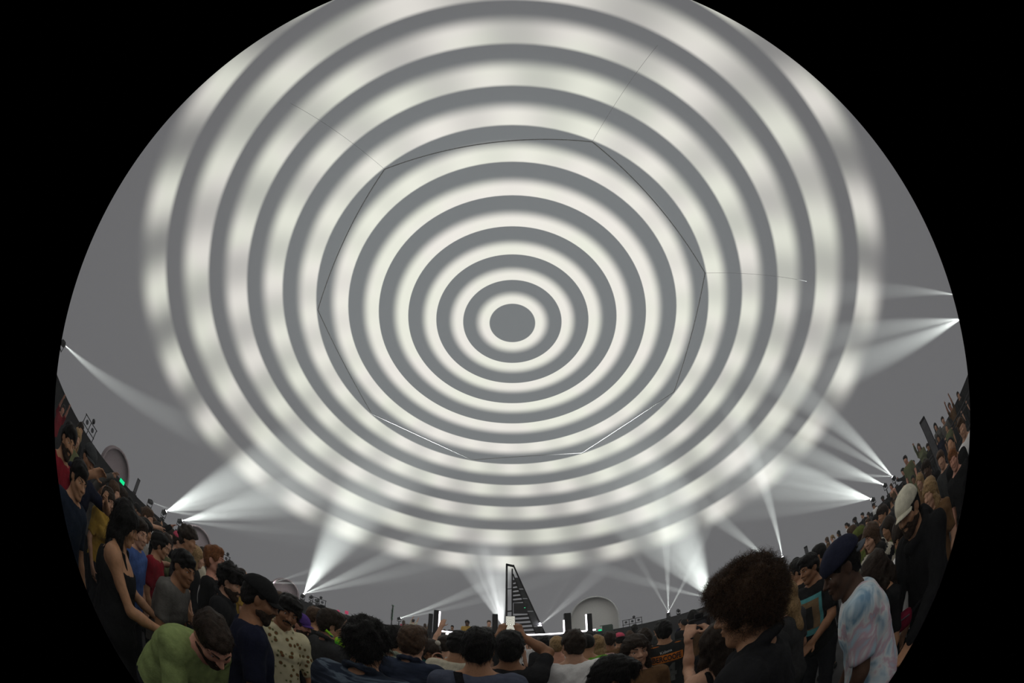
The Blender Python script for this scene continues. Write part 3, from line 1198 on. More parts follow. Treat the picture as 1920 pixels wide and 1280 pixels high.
def fibres(name, base_me, m, J, n, length, seed, droop=0.3, curl=0.0, width=0.0016, where=None):
    """Loose hairs standing off a hair shape: thin three-sided strands, one joined mesh."""
    r = np.random.default_rng(seed)
    nv = len(base_me.vertices)
    co = np.empty(nv * 3, np.float32)
    base_me.vertices.foreach_get('co', co)
    co = co.reshape(-1, 3)
    no = np.empty(nv * 3, np.float32)
    base_me.vertices.foreach_get('normal', no)
    no = no.reshape(-1, 3)
    cand = np.arange(nv)
    if where is not None:
        cand = cand[where(co)]
    if not len(cand):
        return None
    pick = r.choice(cand, n)
    P, N = co[pick] + r.normal(0, 0.003, (n, 3)), no[pick]
    lay = J.get('lay', 0.0)
    if lay:                                      # combed flat: follow the head down and back
        dn = -np.array(J['hu'])[None] - np.array(J['hf'])[None] * 0.4 + r.normal(0, 0.35, (n, 3))
        dn = dn - N * (dn * N).sum(1, keepdims=True)
        dn /= np.linalg.norm(dn, axis=1, keepdims=True) + 1e-9
        N = N * (1 - lay) + dn * lay
        N /= np.linalg.norm(N, axis=1, keepdims=True) + 1e-9
    T = np.cross(N, r.normal(0, 1, (n, 3)))
    T /= np.linalg.norm(T, axis=1, keepdims=True) + 1e-9
    B = np.cross(N, T)
    L = length * (0.5 + r.random((n, 1)) * 0.8)
    SEG = 5 if curl else 3
    V, F = [], []
    ph = r.random((n, 1)) * 6.28
    for s in range(SEG + 1):
        t = s / SEG
        c = P + N * L * (t - 0.15) * 0.85 + T * L * t * t * 0.5
        c[:, 2] -= (droop * L * t * t)[:, 0]
        if curl:
            c = c + (T * np.cos(ph + t * 7) + B * np.sin(ph + t * 7)) * curl * t
        wd = width * (1 - 0.75 * t)
        for q in range(3):
            an = 2.094 * q
            V.append(c + (T * math.cos(an) + B * math.sin(an)) * wd)
    V = np.stack(V, 1).reshape(-1, 3)            # per strand (SEG+1)*3 vertices
    per = (SEG + 1) * 3
    f1 = []
    for s in range(SEG):
        for q in range(3):
            f1.append((s * 3 + q, s * 3 + (q + 1) % 3, s * 3 + 3 + (q + 1) % 3, s * 3 + 3 + q))
    F = (np.array(f1)[None] + (np.arange(n) * per)[:, None, None]).reshape(-1, 4)
    me = bpy.data.meshes.new(name)
    me.vertices.add(len(V))
    me.vertices.foreach_set('co', V.astype(np.float32).ravel())
    me.loops.add(len(F) * 4)
    me.loops.foreach_set('vertex_index', F.astype(np.int32).ravel())
    me.polygons.add(len(F))
    me.polygons.foreach_set('loop_start', np.arange(0, len(F) * 4, 4, dtype=np.int32))
    me.update(calc_edges=True)
    me.materials.append(m)
    return me


def link_me(name, me, m, parent):
    if me is None:
        return None
    if not me.materials:
        me.materials.append(m)
    o = bpy.data.objects.new(name, me)
    COL.objects.link(o)
    o.parent = parent
    return o


def build_person(p):
    """An Empty with the parts of one person: body, clothes, hair, cap, eyes... Returns it with its joints."""
    J = skeleton(p)
    P, H, Rh, hc = J['P'], J['H'], J['Rh'], J['hc']
    res = p.get('res', 0.006)                     # step in the head and the hands
    crs = p.get('crs', 0.018)                     # step elsewhere
    pad = 0.16 if p.get('hair', 'short') in ('curly', 'long', 'bun') else 0.135
    lo = Vector((1e9,) * 3)
    hi = -lo
    for pr in P:
        for q in ([pr[2], pr[3]] if pr[1] == 'cone' else [pr[2]]):
            for i in range(3):
                lo[i], hi[i] = min(lo[i], q[i]), max(hi[i], q[i])
    lo -= Vector((0.20, 0.20, 0.06))
    hi += Vector((0.20, 0.20, 0.19))
    lo.z = -0.01
    fine = [[], [], []]
    for i in range(3):
        fine[i].append((hc[i] - pad, hc[i] + pad, res))
        if res < 0.01:
            for nm in ('L', 'R'):
                if p.get('arm' + nm) is not None:
                    fine[i].append((J['hands'][nm][i] - 0.11, J['hands'][nm][i] + 0.11, max(res, 0.006)))
    AX = [axis(lo[i], hi[i], crs, fine[i]) for i in range(3)]
    root = empty('person')
    sk = p['skin']
    # ---- body
    fb = Field(*AX)
    for pr in P:
        if pr[0] == 'socket':
            continue
    run(fb, P, ALLTAGS - {'head'})
    run(fb, P, {'head'})
    for pr in P:
        if pr[0] == 'socket':
            fb.ell(pr[2], pr[3], pr[4], pr[5], 'sub')
    bme = field_mesh(fb, 'body', 1)
    body = link_me('body', bme, sk, root)
    if res <= 0.007 and p.get('face', True):
        er = 0.0122
        for q in (-1, 1):
            c = H(0.033 * q, 0.0690, 0.005)
            bm = bmesh.new()
            add_ball(bm, c, er, 14)
            e = bm_obj('eye', bm, mat('eye_white', (0.55, 0.52, 0.50), 0.25, noise=0.03), body, True)
            bm = bmesh.new()
            add_ball(bm, c + J['hf'] * 0.0066, 0.0066, 10)
            bm_obj('eye', bm, mat('eye_iris', (0.02, 0.012, 0.008), 0.15, noise=0.03), body, True)
            bm = bmesh.new()                       # eyelid line and brow
            for t in range(5):
                x0, x1 = 0.014 + 0.0088 * t, 0.014 + 0.0088 * (t + 1)
                y0, y1 = 0.096 - 0.006 * t, 0.096 - 0.006 * (t + 1)
                z0, z1 = 0.031 + 0.0010 * min(t, 3) - (0.002 if t > 3 else 0), 0.031 + 0.0010 * min(t + 1, 3) - (0.003 if t > 2 else 0)
                add_tube(bm, H(x0 * q, y0, z0), H(x1 * q, y1, z1), 0.0045 - 0.0004 * t, 0.0045 - 0.0005 * t, 6)
            bm_obj('eyebrow', bm, p['hairm'], root)
    # ---- top
    st = p.get('top', 'tee')
    g = p.get('loose', 0.011)
    slv = {'tee': 0.80, 'long': None, 'jacket': None, 'tank': 0.0, 'dress': 0.0, 'hoodie': None, 'shirt': 0.95}[st]
    tags = {'torso'}
    cuts = {}
    if st in ('long', 'jacket', 'hoodie'):
        tags |= {'uarmL', 'uarmR', 'farmL', 'farmR'}
        g += 0.006
    elif slv:
        tags |= {'uarmL', 'uarmR'}
        cuts = {'uarmL': slv, 'uarmR': slv}
    ft = Field(*AX)
    run(ft, [q for q in P if q[1] == 'ell' or st not in ('tank', 'dress')], tags, g, cuts, 1.2)
    if st in ('jacket', 'hoodie', 'shirt'):        # collar or folded hood round the neck
        nk = J['neck']
        for i in range(10):
            a0, a1 = math.radians(36 * i), math.radians(36 * (i + 1))
            hgt = 0.035 if st != 'hoodie' else 0.03
            rr = 0.082 if st != 'hoodie' else 0.098
            def ring(a):
                return nk + J['r'] * rr * math.cos(a) + J['f2'] * rr * math.sin(a) + J['u2'] * (hgt - 0.03 * math.sin(a))
            if st == 'shirt' and abs(math.sin((a0 + a1) / 2) - 1) < 0.15:
                continue
            ft.cone(ring(a0), ring(a1), 0.014 if st != 'hoodie' else 0.030, 0.014 if st != 'hoodie' else 0.030, 0.02)
        if st == 'hoodie':
            ft.ell(nk - J['f2'] * 0.11 - J['u2'] * 0.02, (0.11, 0.045, 0.09), Matrix((J['r'], J['f2'], J['u2'])).transposed(), 0.05)
    if st in ('tank', 'dress'):
        ft.plane(J['mid'] + J['u2'] * 0.185 + J['f2'] * 0.02, J['u2'] + J['f2'] * 0.10)
        for q in (-1, 1):
            pts = [J['mid'] + J['u2'] * zz + J['r'] * xx * q + J['f2'] * yy for xx, yy, zz in ((0.085, 0.105, 0.15), (0.098, 0.055, 0.265), (0.098, -0.055, 0.278), (0.085, -0.118, 0.15))]
            for a_, b_ in zip(pts, pts[1:]):
                ft.cone(a_, b_, 0.017, 0.017, 0.01)
    if st == 'dress':
        ft.cone(J['P0'] + J['u'] * 0.02, Vector((0, 0, 0.45)), 0.16, 0.22, 0.08, flat=((0, 1, 0), 1.25))
        ft.plane((0, 0, 0.48), (0, 0, -1))
    else:
        ft.plane(J['P0'] - J['u'] * 0.10, -J['u'])
    ft.ripple(p.get('fold', 0.0035), 22, p.get('seed', 1), True)
    top = link_me(p.get('topname', {'tee': 'tee_shirt', 'long': 'long_sleeved_shirt', 'jacket': 'jacket', 'tank': 'top', 'dress': 'dress', 'hoodie': 'hoodie', 'shirt': 'shirt'}[st]), field_mesh(ft, 'top', 2), p['topm'], root)
    J['top'] = top
    # ---- trousers and shoes
    CA = AX if crs < 0.02 else AX
    if st != 'dress':
        ft = Field(*CA)
        run(ft, [q for q in P if q[0] == 'leg'] + [('torso',) + P[0][1:]], {'leg', 'torso'}, 0.007)
        ft.plane(J['P0'] + J['u'] * 0.06, J['u'])
        ft.plane((0, 0, 0.07), (0, 0, -1))
        link_me('trousers', field_mesh(ft, 'trousers', 1), p.get('pantm', DARK_CLOTH), root)
    zs = AX[2][AX[2] < 0.2]
    for q in (-1, 1):
        fs_ = Field(AX[0], AX[1], zs)
        for pr in P:
            if pr[0] == 'foot' and pr[2].x * q > 0:
                fs_.cone(pr[2], pr[3], pr[4] + 0.012, pr[5] + 0.012, 0.01)
        fs_.plane((0, 0, 0.004), (0, 0, -1))
        link_me('shoe', field_mesh(fs_, 'shoe', 1), p.get('shoem', SHOE), root)
    # ---- hair
    hs = p.get('hair', 'short')
    hm = p['hairm']
    if hs != 'bald':
        fh = Field(*AX)
        sd = p.get('seed', 1)
        if hs == 'buzz':
            fh.ell(H(0, -0.016, 0.032), (0.077, 0.095, 0.088), Rh, 0.0, grow=0.004)
            fh.plane(H(0, 0.058, 0.06), J['hf'] * 1.0 - J['hu'] * 0.25)
            fh.ell(H(0, 0.085, -0.055), (0.085, 0.085, 0.085), Rh, 0.01, 'sub')
            fh.plane(H(0, -0.05, -0.055), -J['hu'] + J['hf'] * 0.25)
        elif hs == 'short':
            t = p.get('hvol', 0.016)
            fh.ell(H(0, -0.018, 0.034), (0.077, 0.095, 0.088), Rh, 0.0, grow=t)
            fh.ell(H(0, -0.050, -0.020), (0.066, 0.052, 0.060), Rh, 0.03, grow=t * 0.5)
            fh.ell(H(0.01, 0.035, 0.098), (0.058, 0.050, 0.024), Rh, 0.03, grow=t * 0.6)
            fh.ell(H(0, 0.090, -0.038), (0.080, 0.092, 0.090), Rh, 0.012, 'sub')
            fh.plane(H(0, -0.05, -0.080), -J['hu'] + J['hf'] * 0.1)
            for q in (-1, 1):
                fh.ell(H(0.080 * q, 0.002, -0.020), (0.03, 0.022, 0.034), Rh, 0.01, 'sub')
            fh.ripple(0.004, 70, sd)
        elif hs == "curly":
            t = p.get('hvol', 0.042)
            fh.ell(H(0, -0.020, 0.045), (0.080, 0.095, 0.085), Rh, 0.0, grow=t)
            fh.ell(H(0, -0.055, 0.0), (0.075, 0.055, 0.075), Rh, 0.04, grow=t * 0.5)
            fh.ell(H(0, 0.055, 0.095), (0.062, 0.045, 0.026), Rh, 0.03, grow=t * 0.7)
            fh.ell(H(0, 0.098, -0.042), (0.085, 0.085, 0.092), Rh, 0.015, 'sub')
            fh.plane(H(0, -0.05, -0.078), -J['hu'])
            for q in (-1, 1):
                fh.ell(H(0.090 * q, 0.015, -0.030), (0.03, 0.030, 0.036), Rh, 0.01, 'sub')
            fh.ripple(0.008, 62, sd)
        elif hs in ('long', 'bun', 'tail'):
            fh.ell(H(0, -0.016, 0.036), (0.078, 0.097, 0.090), Rh, 0.0, grow=0.017)
            fh.ell(H(0, 0.098, -0.045), (0.062, 0.092, 0.092), Rh, 0.012, 'sub')
            if hs == 'long':
                L = p.get('hlen', 0.34)
                nb = J['neck']
                end = nb - J['f2'] * 0.105 - J['u2'] * (L - 0.18)
                fh.cone(H(0, -0.05, 0.0), H(0, -0.075, -0.12), 0.072, 0.068, 0.05, flat=(J['hf'], 1.25))
                fh.cone(H(0, -0.075, -0.12), end, 0.070, 0.045, 0.05, flat=(J['f2'], 1.7))
                for q in (-1, 1):
                    fh.cone(H(0.070 * q, 0.010, 0.03), H(0.082 * q, 0.0, -0.11), 0.026, 0.030, 0.04)
                    fh.cone(H(0.082 * q, 0.0, -0.11), H(0.080 * q, 0.03, -0.11) - J['u2'] * (L - 0.20), 0.032, 0.016, 0.03)
            elif hs == 'bun':
                fh.ell(H(0, -0.105, 0.055), (0.045, 0.04, 0.042), Rh, 0.015)
                fh.plane(H(0, -0.05, -0.075), -J['hu'])
            else:
                fh.cone(H(0, -0.10, 0.04), H(0, -0.155, -0.05), 0.032, 0.034, 0.02)
                fh.cone(H(0, -0.155, -0.05), H(0, -0.15, -0.20), 0.034, 0.012, 0.02)
                fh.plane(H(0, -0.05, -0.22), -J['hu'])
            fh.ripple(0.0045, 55, sd)
        if p.get('cap'):
            fh.plane(H(0, 0, 0.052), J['hu'])
        hme = field_mesh(fh, 'hair', 1)
        ho = link_me('hair', hme, hm, root)
        nf = p.get('strands', 0)
        if nf and ho:
            loc0 = np.array(H(0, 0, 0))
            J['lay'] = 0.0 if hs == 'curly' else 0.82
            hm_ = fibres('hair_strands', hme, hm, J, nf, p.get('slen', 0.03), sd, p.get('droop', 0.3), p.get('scurl', 0.0), p.get('swid', 0.0010))
            if hm_:
                so = bpy.data.objects.new('hair_strands', hm_)
                COL.objects.link(so)
                so.parent = ho
                so['kind'] = 'stuff'
    # ---- beard
    bd = p.get('beard', 0)
    if bd:
        fe = Field(*AX)
        fe.ell(H(0, 0.022, -0.040), (0.063, 0.072, 0.080), Rh, 0.0, grow=0.003 * bd)
        fe.cone(H(0, 0.040, -0.080), H(0, 0.068, -0.100), 0.036, 0.022, 0.02, grow=0.004 * bd)
        for q in (-1, 1):
            fe.cone(H(0.048 * q, 0.0, -0.055), H(0.016 * q, 0.062, -0.094), 0.030, 0.022, 0.02, grow=0.0035 * bd)
        fe.plane(H(0, 0.0, -0.052), J['hu'] - J['hf'] * 0.30)
        fe.ell(H(0, 0.105, -0.055), (0.026, 0.03, 0.013), Rh, 0.006, 'sub')
        fe.plane(H(0, -0.005, 0), -J['hf'])
        for q in (-1, 1):
            fe.cone(H(0.003 * q, 0.103, -0.039), H(0.028 * q, 0.086, -0.052), 0.006, 0.005, 0.005)
        fe.ripple(0.0015, 160, 3)
        link_me('beard', field_mesh(fe, 'beard', 1), p.get('beardm', BEARD), root)
    elif p.get('moustache'):
        fe = Field(*AX)
        for q in (-1, 1):
            fe.cone(H(0.003 * q, 0.1035, -0.039), H(0.029 * q, 0.084, -0.051), 0.0075, 0.005, 0.005)
            fe.cone(H(0.029 * q, 0.084, -0.051), H(0.032 * q, 0.079, -0.064), 0.005, 0.004, 0.005)
        link_me('moustache', field_mesh(fe, 'moustache', 1), hm, root)
    # ---- cap
    if p.get('cap'):
        back = -1 if p.get('capback') else 1
        fc = Field(*AX)
        fc.ell(H(0, -0.014, 0.046), (0.086, 0.103, 0.080), Rh, 0.0, grow=0.010 + p.get('capvol', 0))
        fc.plane(H(0, 0, 0.034), -J['hu'] - J['hf'] * 0.12)
        fc.ell(H(0, -0.014, 0.137 + p.get('capvol', 0)), (0.008, 0.008, 0.005), Rh, 0.0)
        fc.ripple(0.0015, 60, 5)
        co_ = link_me('cap', field_mesh(fc, 'cap', 1), p['cap'], root)
        bm = bmesh.new()
        NB = 14
        rows = []
        for s in range(4):
            t = s / 3
            row = []
            for i in range(NB + 1):
                a = math.radians(-62 + 124 * i / NB)
                x = 0.084 * math.sin(a)
                y = back * ((0.086 * math.cos(a) + t * (0.072 * math.cos(a) ** 0.6 if math.cos(a) > 0 else 0)))
                z = 0.046 - 0.018 * t - (abs(x) / 0.084) ** 2 * 0.020
                row.append(H(x, y - 0.014 * (1 if back > 0 else 1), z))
            rows.append(row)
        lay = []
        for dz in (0.0, -0.005):
            lay.append([[bm.verts.new(q + J['hu'] * dz) for q in row] for row in rows])
        for s in range(3):
            for i in range(NB):
                bm.faces.new((lay[0][s][i], lay[0][s][i + 1], lay[0][s + 1][i + 1], lay[0][s + 1][i]))
                bm.faces.new((lay[1][s][i], lay[1][s + 1][i], lay[1][s + 1][i + 1], lay[1][s][i + 1]))
        for i in range(NB):
            bm.faces.new((lay[0][3][i], lay[0][3][i + 1], lay[1][3][i + 1], lay[1][3][i]))
        bm_obj('brim', bm, p.get('brimm', p['cap']), co_, True)
    J['root'] = root
    return root, J


def place(root, J, head, dist, yaw, base=0.0, scale=None, label='', group=None):
    """Stand a person so that the middle of the head is seen at a pixel, at a distance in metres from the camera."""
    best = None
    for i in range(45):                           # nudge the distance until the person has a likely height
        d2 = dist * (0.80 + 0.0125 * i)
        z = (at(head[0], head[1], d2).z - base) / J['hc'].z * 1.76
        q_ = at(head[0], head[1], d2)
        o_ = Matrix.Rotation(math.radians(-yaw), 3, 'Z') @ (J['hc'] * (z / 1.76))
        gap = min([(Vector((q_.x - o_.x, q_.y - o_.y)) - v).length for v in FEET] + [9])
        cost = abs(d2 - dist) / dist + max(0, 0.47 - gap) * 3.0 + (0 if 1.54 < z < 1.90 else 5 + 10 * min(abs(z - 1.54), abs(z - 1.9)))
        if best is None or cost < best[0]:
            best = (cost, d2)
    if scale is None:
        dist = best[1]
    t = at(head[0], head[1], dist)
    s = (t.z - base) / J['hc'].z if scale is None else scale
    a = math.radians(-yaw)
    Rz = Matrix.Rotation(a, 3, 'Z')
    off = Rz @ (J['hc'] * s)
    root.location = (t.x - off.x, t.y - off.y, base)
    root.rotation_euler = (0, 0, a)
    root.scale = (s, s, s)
    root['label'] = label
    root['category'] = 'person'
    if scale is None:
        FEET.append(Vector((root.location.x, root.location.y)))
    if group:
        root['group'] = group
    HEIGHTS.append((round(1.76 * s, 2), label))
    return s


HEIGHTS = []
FEET = []                                        # where people stand, so that no two share a spot
BEARD = mat('beard_dark', (0.040, 0.025, 0.018), 0.7, noise=0.4, scale=90, bump=0.5, spec=0.1)
DARK_CLOTH = mat('dark_trousers', (0.02, 0.021, 0.026), 0.85, bump=0.3, scale=40, spec=0.06)
SHOE = mat('dark_shoe', (0.02, 0.02, 0.02), 0.7, spec=0.1)


def skin(name, c):
    m = mat('skin_' + name, c, 0.55, noise=0.10, scale=30, bump=0.12, spec=0.3)
    b = m.node_tree.nodes['Principled BSDF']
    b.inputs['Subsurface Weight'].default_value = 0.0
    return m


SK_LIGHT = skin('light', (0.54, 0.30, 0.20))
SK_TAN = skin('tan', (0.42, 0.215, 0.12))
SK_BROWN = skin('brown', (0.28, 0.13, 0.066))
SK_DARK = skin('dark', (0.085, 0.042, 0.026))
SK_PINK = skin('pink', (0.56, 0.27, 0.19))
HR_BLACK = mat('hair_black', (0.007, 0.006, 0.006), 0.45, noise=0.3, scale=60, bump=0.5, spec=0.10)
HR_DARK = mat('hair_dark_brown', (0.028, 0.018, 0.013), 0.45, noise=0.3, scale=60, bump=0.5, spec=0.10)
HR_BROWN = mat('hair_brown', (0.075, 0.042, 0.025), 0.45, noise=0.3, scale=60, bump=0.5, spec=0.10)
HR_RED = mat('hair_red', (0.20, 0.075, 0.028), 0.45, noise=0.3, scale=60, bump=0.5, spec=0.10)
HR_BLOND = mat('hair_blond', (0.30, 0.19, 0.09), 0.45, noise=0.3, scale=60, bump=0.5, spec=0.10)


def cloth(name, c, **k):
    k.setdefault('rough', 0.85)
    k.setdefault('bump', 0.25)
    k.setdefault('scale', 25)
    k.setdefault('spec', 0.06)
    return mat('cloth_' + name, c, **k)

# ------------------------------------------------------------------ patterned cloths
def ramp_mat(name, stops, tex='noise', scale=8.0, rough=0.85, distort=0.0, detail=3.0, stretch=(1, 1, 1), interp='LINEAR'):
    m = bpy.data.materials.new(name)
    n, l = nodes(m)
    b = n['Principled BSDF']
    b.inputs['Roughness'].default_value = rough
    b.inputs['Specular IOR Level'].default_value = 0.06
    tc = n.new('ShaderNodeTexCoord')
    mp = n.new('ShaderNodeMapping')
    mp.inputs['Scale'].default_value = stretch
    l.new(tc.outputs['Object'], mp.inputs['Vector'])
    if tex == 'noise':
        t = n.new('ShaderNodeTexNoise')
        t.inputs['Detail'].default_value = detail
        t.inputs['Distortion'].default_value = distort
        out = t.outputs['Fac']
    else:
        t = n.new('ShaderNodeTexVoronoi')
        t.feature = 'F1'
        out = t.outputs['Distance']
    t.inputs['Scale'].default_value = scale
    l.new(mp.outputs[0], t.inputs['Vector'])
    cr = n.new('ShaderNodeValToRGB')
    cr.color_ramp.interpolation = interp
    el = cr.color_ramp.elements
    while len(el) < len(stops):
        el.new(0.5)
    for e, (p_, c_) in zip(el, stops):
        e.position = p_
        e.color = (*c_, 1)
    l.new(out, cr.inputs['Fac'])
    l.new(cr.outputs['Color'], b.inputs['Base Color'])
    return m


FLORAL = ramp_mat('cloth_floral', [(0.0, (0.10, 0.035, 0.02)), (0.20, (0.22, 0.10, 0.04)), (0.28, (0.10, 0.12, 0.05)), (0.36, (0.58, 0.52, 0.34)), (1.0, (0.66, 0.60, 0.42))], 'voronoi', 22.0)
TIEDYE = ramp_mat('cloth_tie_dye', [(0.30, (0.20, 0.33, 0.46)), (0.42, (0.55, 0.66, 0.74)), (0.50, (0.74, 0.76, 0.78)), (0.58, (0.60, 0.42, 0.50)), (0.68, (0.48, 0.62, 0.72))], 'noise', 5.0, distort=1.6)
STREAK = ramp_mat('cloth_streaked_navy', [(0.40, (0.014, 0.018, 0.030)), (0.52, (0.035, 0.045, 0.070)), (0.60, (0.11, 0.14, 0.18)), (0.66, (0.022, 0.03, 0.05))], 'noise', 7.0, distort=0.6, stretch=(0.6, 0.6, 3.5))
DENIM = ramp_mat('cloth_denim', [(0.38, (0.012, 0.017, 0.032)), (0.60, (0.032, 0.042, 0.075)), (0.68, (0.07, 0.085, 0.12))], 'noise', 6.0, stretch=(0.7, 0.7, 3.0))
SCARF = ramp_mat('cloth_cream_black', [(0.40, (0.012, 0.012, 0.016)), (0.47, (0.02, 0.02, 0.02)), (0.49, (0.50, 0.46, 0.38)), (0.8, (0.56, 0.52, 0.44))], 'noise', 9.0, interp='CONSTANT')
BLACK = cloth('black', (0.010, 0.010, 0.011))
BLACK2 = cloth('soft_black', (0.016, 0.016, 0.018))
NAVY = cloth('navy', (0.010, 0.012, 0.028))
CHAR = cloth('charcoal', (0.040, 0.040, 0.042))
GREY = cloth('grey', (0.115, 0.108, 0.102))
GREEN = cloth('pale_green', (0.24, 0.30, 0.115))
WHITE = cloth('white', (0.80, 0.78, 0.78), noise=0.05)
CREAM = cloth('cream', (0.58, 0.53, 0.42))
BLUEGREY = cloth('blue_grey', (0.075, 0.085, 0.125))
RED = cloth('red', (0.22, 0.012, 0.022))
BLUE = cloth('blue', (0.06, 0.11, 0.30))
YELLOW = cloth('yellow', (0.42, 0.26, 0.05))
OLIVE = cloth('olive', (0.13, 0.14, 0.07))
TEAL = cloth('teal', (0.02, 0.12, 0.11))
PINK = cloth('pink', (0.60, 0.09, 0.15))
PURPLE = cloth('purple', (0.075, 0.035, 0.20))
CREAMCAP = cloth('cap_cream', (0.62, 0.58, 0.47))
DARKCAP = cloth('cap_black', (0.012, 0.012, 0.013))
GREYCAP = cloth('cap_grey', (0.045, 0.047, 0.050))
NAVYCAP = cloth('cap_navy', (0.018, 0.020, 0.040))
BROWN = cloth('brown', (0.14, 0.075, 0.035))
CLOTHS = dict(black=BLACK, navy=NAVY, charcoal=CHAR, grey=GREY, white=WHITE, red=RED, olive=OLIVE, brown=BROWN, blue=BLUE, cream=CREAM, pink=PINK, yellow=YELLOW)


def conform(obj_top, J, pts2d, faces, origin, ex, ez, dirn, off=0.004):
    """Lay a flat drawing (x, z) onto a garment by casting along dirn; returns vertices."""
    from mathutils.bvhtree import BVHTree
    me = obj_top.data
    bv = BVHTree.FromPolygons([v.co[:] for v in me.vertices], [p_.vertices[:] for p_ in me.polygons])
    out = []
    d = Vector(dirn).normalized()
    for x, z in pts2d:
        o = origin + ex * x + ez * z - d * 0.5
        h = bv.ray_cast(o, d, 1.0)
        out.append(h[0] - d * off if h[0] is not None else origin + ex * x + ez * z)
    return out


def patch(top, J, m, cx, cz, w, h, name='print', back=True, nx=10, nz=10, off=0.004):
    s = -1 if back else 1
    ex = J['r'] * (1 if back else -1)
    org = J['mid'] + J['u2'] * cz + ex * cx
    pts, fs = [], []
    for j in range(nz + 1):
        for i in range(nx + 1):
            pts.append((-w / 2 + w * i / nx, -h / 2 + h * j / nz))
    for j in range(nz):
        for i in range(nx):
            a = j * (nx + 1) + i
            fs.append((a, a + 1, a + nx + 2, a + nx + 1))
    V = conform(top, J, pts, fs, org, ex, J['u2'], -J['f2'] * s, off)
    return mesh_obj(name, [tuple(v) for v in V], fs, m, top, True)


def lettering(top, J, text, m, cx, cz, height, name='lettering', width=None, off=0.008, roll=0.0, bold=0.0):
    cu = bpy.data.curves.new('txt', 'FONT')
    cu.body = text
    cu.align_x = 'CENTER'
    cu.align_y = 'CENTER'
    cu.offset = bold
    cu.resolution_u = 3
    o = bpy.data.objects.new('txt', cu)
    COL.objects.link(o)
    dg = bpy.context.evaluated_depsgraph_get()
    me = bpy.data.meshes.new_from_object(o.evaluated_get(dg))
    bpy.data.objects.remove(o)
    bm = bmesh.new()
    bm.from_mesh(me)
    bmesh.ops.triangulate(bm, faces=bm.faces)
    bmesh.ops.subdivide_edges(bm, edges=[e for e in bm.edges if e.calc_length() > 0.25], cuts=2, use_grid_fill=False)
    bmesh.ops.triangulate(bm, faces=bm.faces)
    xs = [v.co.x for v in bm.verts]
    ys = [v.co.y for v in bm.verts]
    sy = height / (max(ys) - min(ys))
    sx_ = sy if width is None else width / (max(xs) - min(xs))
    x0_, y0_ = (max(xs) + min(xs)) / 2, (max(ys) + min(ys)) / 2
    ex = J['r']
    c, s = math.cos(roll), math.sin(roll)
    pts = []
    for v in bm.verts:
        a, b = (v.co.x - x0_) * sx_, (v.co.y - y0_) * sy
        pts.append((a * c - b * s, a * s + b * c))
    fs = [[q.index for q in f.verts] for f in bm.faces]
    V = conform(top, J, pts, fs, J['mid'] + J['u2'] * cz + ex * cx, ex, J['u2'], J['f2'], off)
    bm.free()
    return mesh_obj(name, [tuple(v) for v in V], fs, m, top)


def P(head, dist, yaw, label, base=0.0, **k):
    k.setdefault('skin', SK_TAN)
    k.setdefault('hairm', HR_BLACK)
    k.setdefault('topm', BLACK)
    k['seed'] = int(head[0])
    if dist > 3.4:
        k.setdefault('res', 0.010)
        k.setdefault('crs', 0.022)
    root, J = build_person(k)
    place(root, J, head, dist, yaw, base, label=label)
    return root, J


def world_of(root, v):
    return root.matrix_basis @ v


# ------------------------------------------------------------------ people near the camera, left side
P((400, 1200), 1.28, 74, 'man in pale green tee bending forward with head hung', skin=SK_PINK, hairm=HR_DARK, hair='short', hvol=0.010, beard=1.2,
  topm=GREEN, lean=26, bend=24, hyaw=22, hpitch=44, hroll=12, w=1.22, strands=1500, slen=0.014, armL=((-0.12, 0.42, 0.86), None, 20), armR=((0.26, 0.36, 0.72), None, 20), res=0.005)
P((487, 1124), 1.75, 35, 'man in black cap and plain navy shirt seen from behind', skin=SK_BROWN, hair='short', hvol=0.008, cap=DARKCAP, topm=NAVY, hyaw=10, hpitch=10, w=1.15, beard=0.8)
P((539, 1148), 2.25, 118, 'moustached man in cream floral shirt', skin=SK_BROWN, hairm=HR_BLACK, hair='short', hvol=0.024, moustache=True, topm=FLORAL, top='shirt', hyaw=8, hpitch=14, hroll=-12, strands=1200, slen=0.03, res=0.005,
  armR=((0.22, 0.20, 0.98), None, 20), armL=((-0.20, 0.22, 0.98), None, 20))
P((433, 1092), 2.2, 48, 'bearded man with dark curly hair in black jacket', skin=SK_LIGHT, hair='curly', hvol=0.022, beard=1.3, topm=BLACK2, top='jacket', hyaw=18, hpitch=8, strands=1500, slen=0.022, scurl=0.006)
r_, J_ = P((403, 1052), 2.9, 46, 'red-haired man in black tee looking up', skin=SK_PINK, hairm=HR_RED, hair='short', hvol=0.014, topm=BLACK, hyaw=12, hpitch=-14, strands=900, slen=0.018)
patch(J_['top'], J_, cloth('print_pale', (0.35, 0.35, 0.34)), 0.0, 0.10, 0.20, 0.16, nx=8, nz=8)
P((345, 1066), 2.25, 52, 'man in plain grey tee with cropped black hair', skin=SK_BROWN, hair='short', hvol=0.012, topm=GREY, hyaw=22, hpitch=6, w=1.2, lean=6, bend=10, strands=800, slen=0.012)
P((236, 982), 2.05, 25, 'woman in sleeveless black dress with long black hair', skin=SK_TAN, hair='long', hlen=0.42, fem=True, top='dress', topm=BLACK, w=1.45, hyaw=0, hpitch=4, strands=1400, slen=0.05, droop=1.0,
  armR=((0.13, 0.40, 1.17), (0.5, -0.8, -0.6), 30), armL=((-0.16, 0.38, 1.15), None, 30))
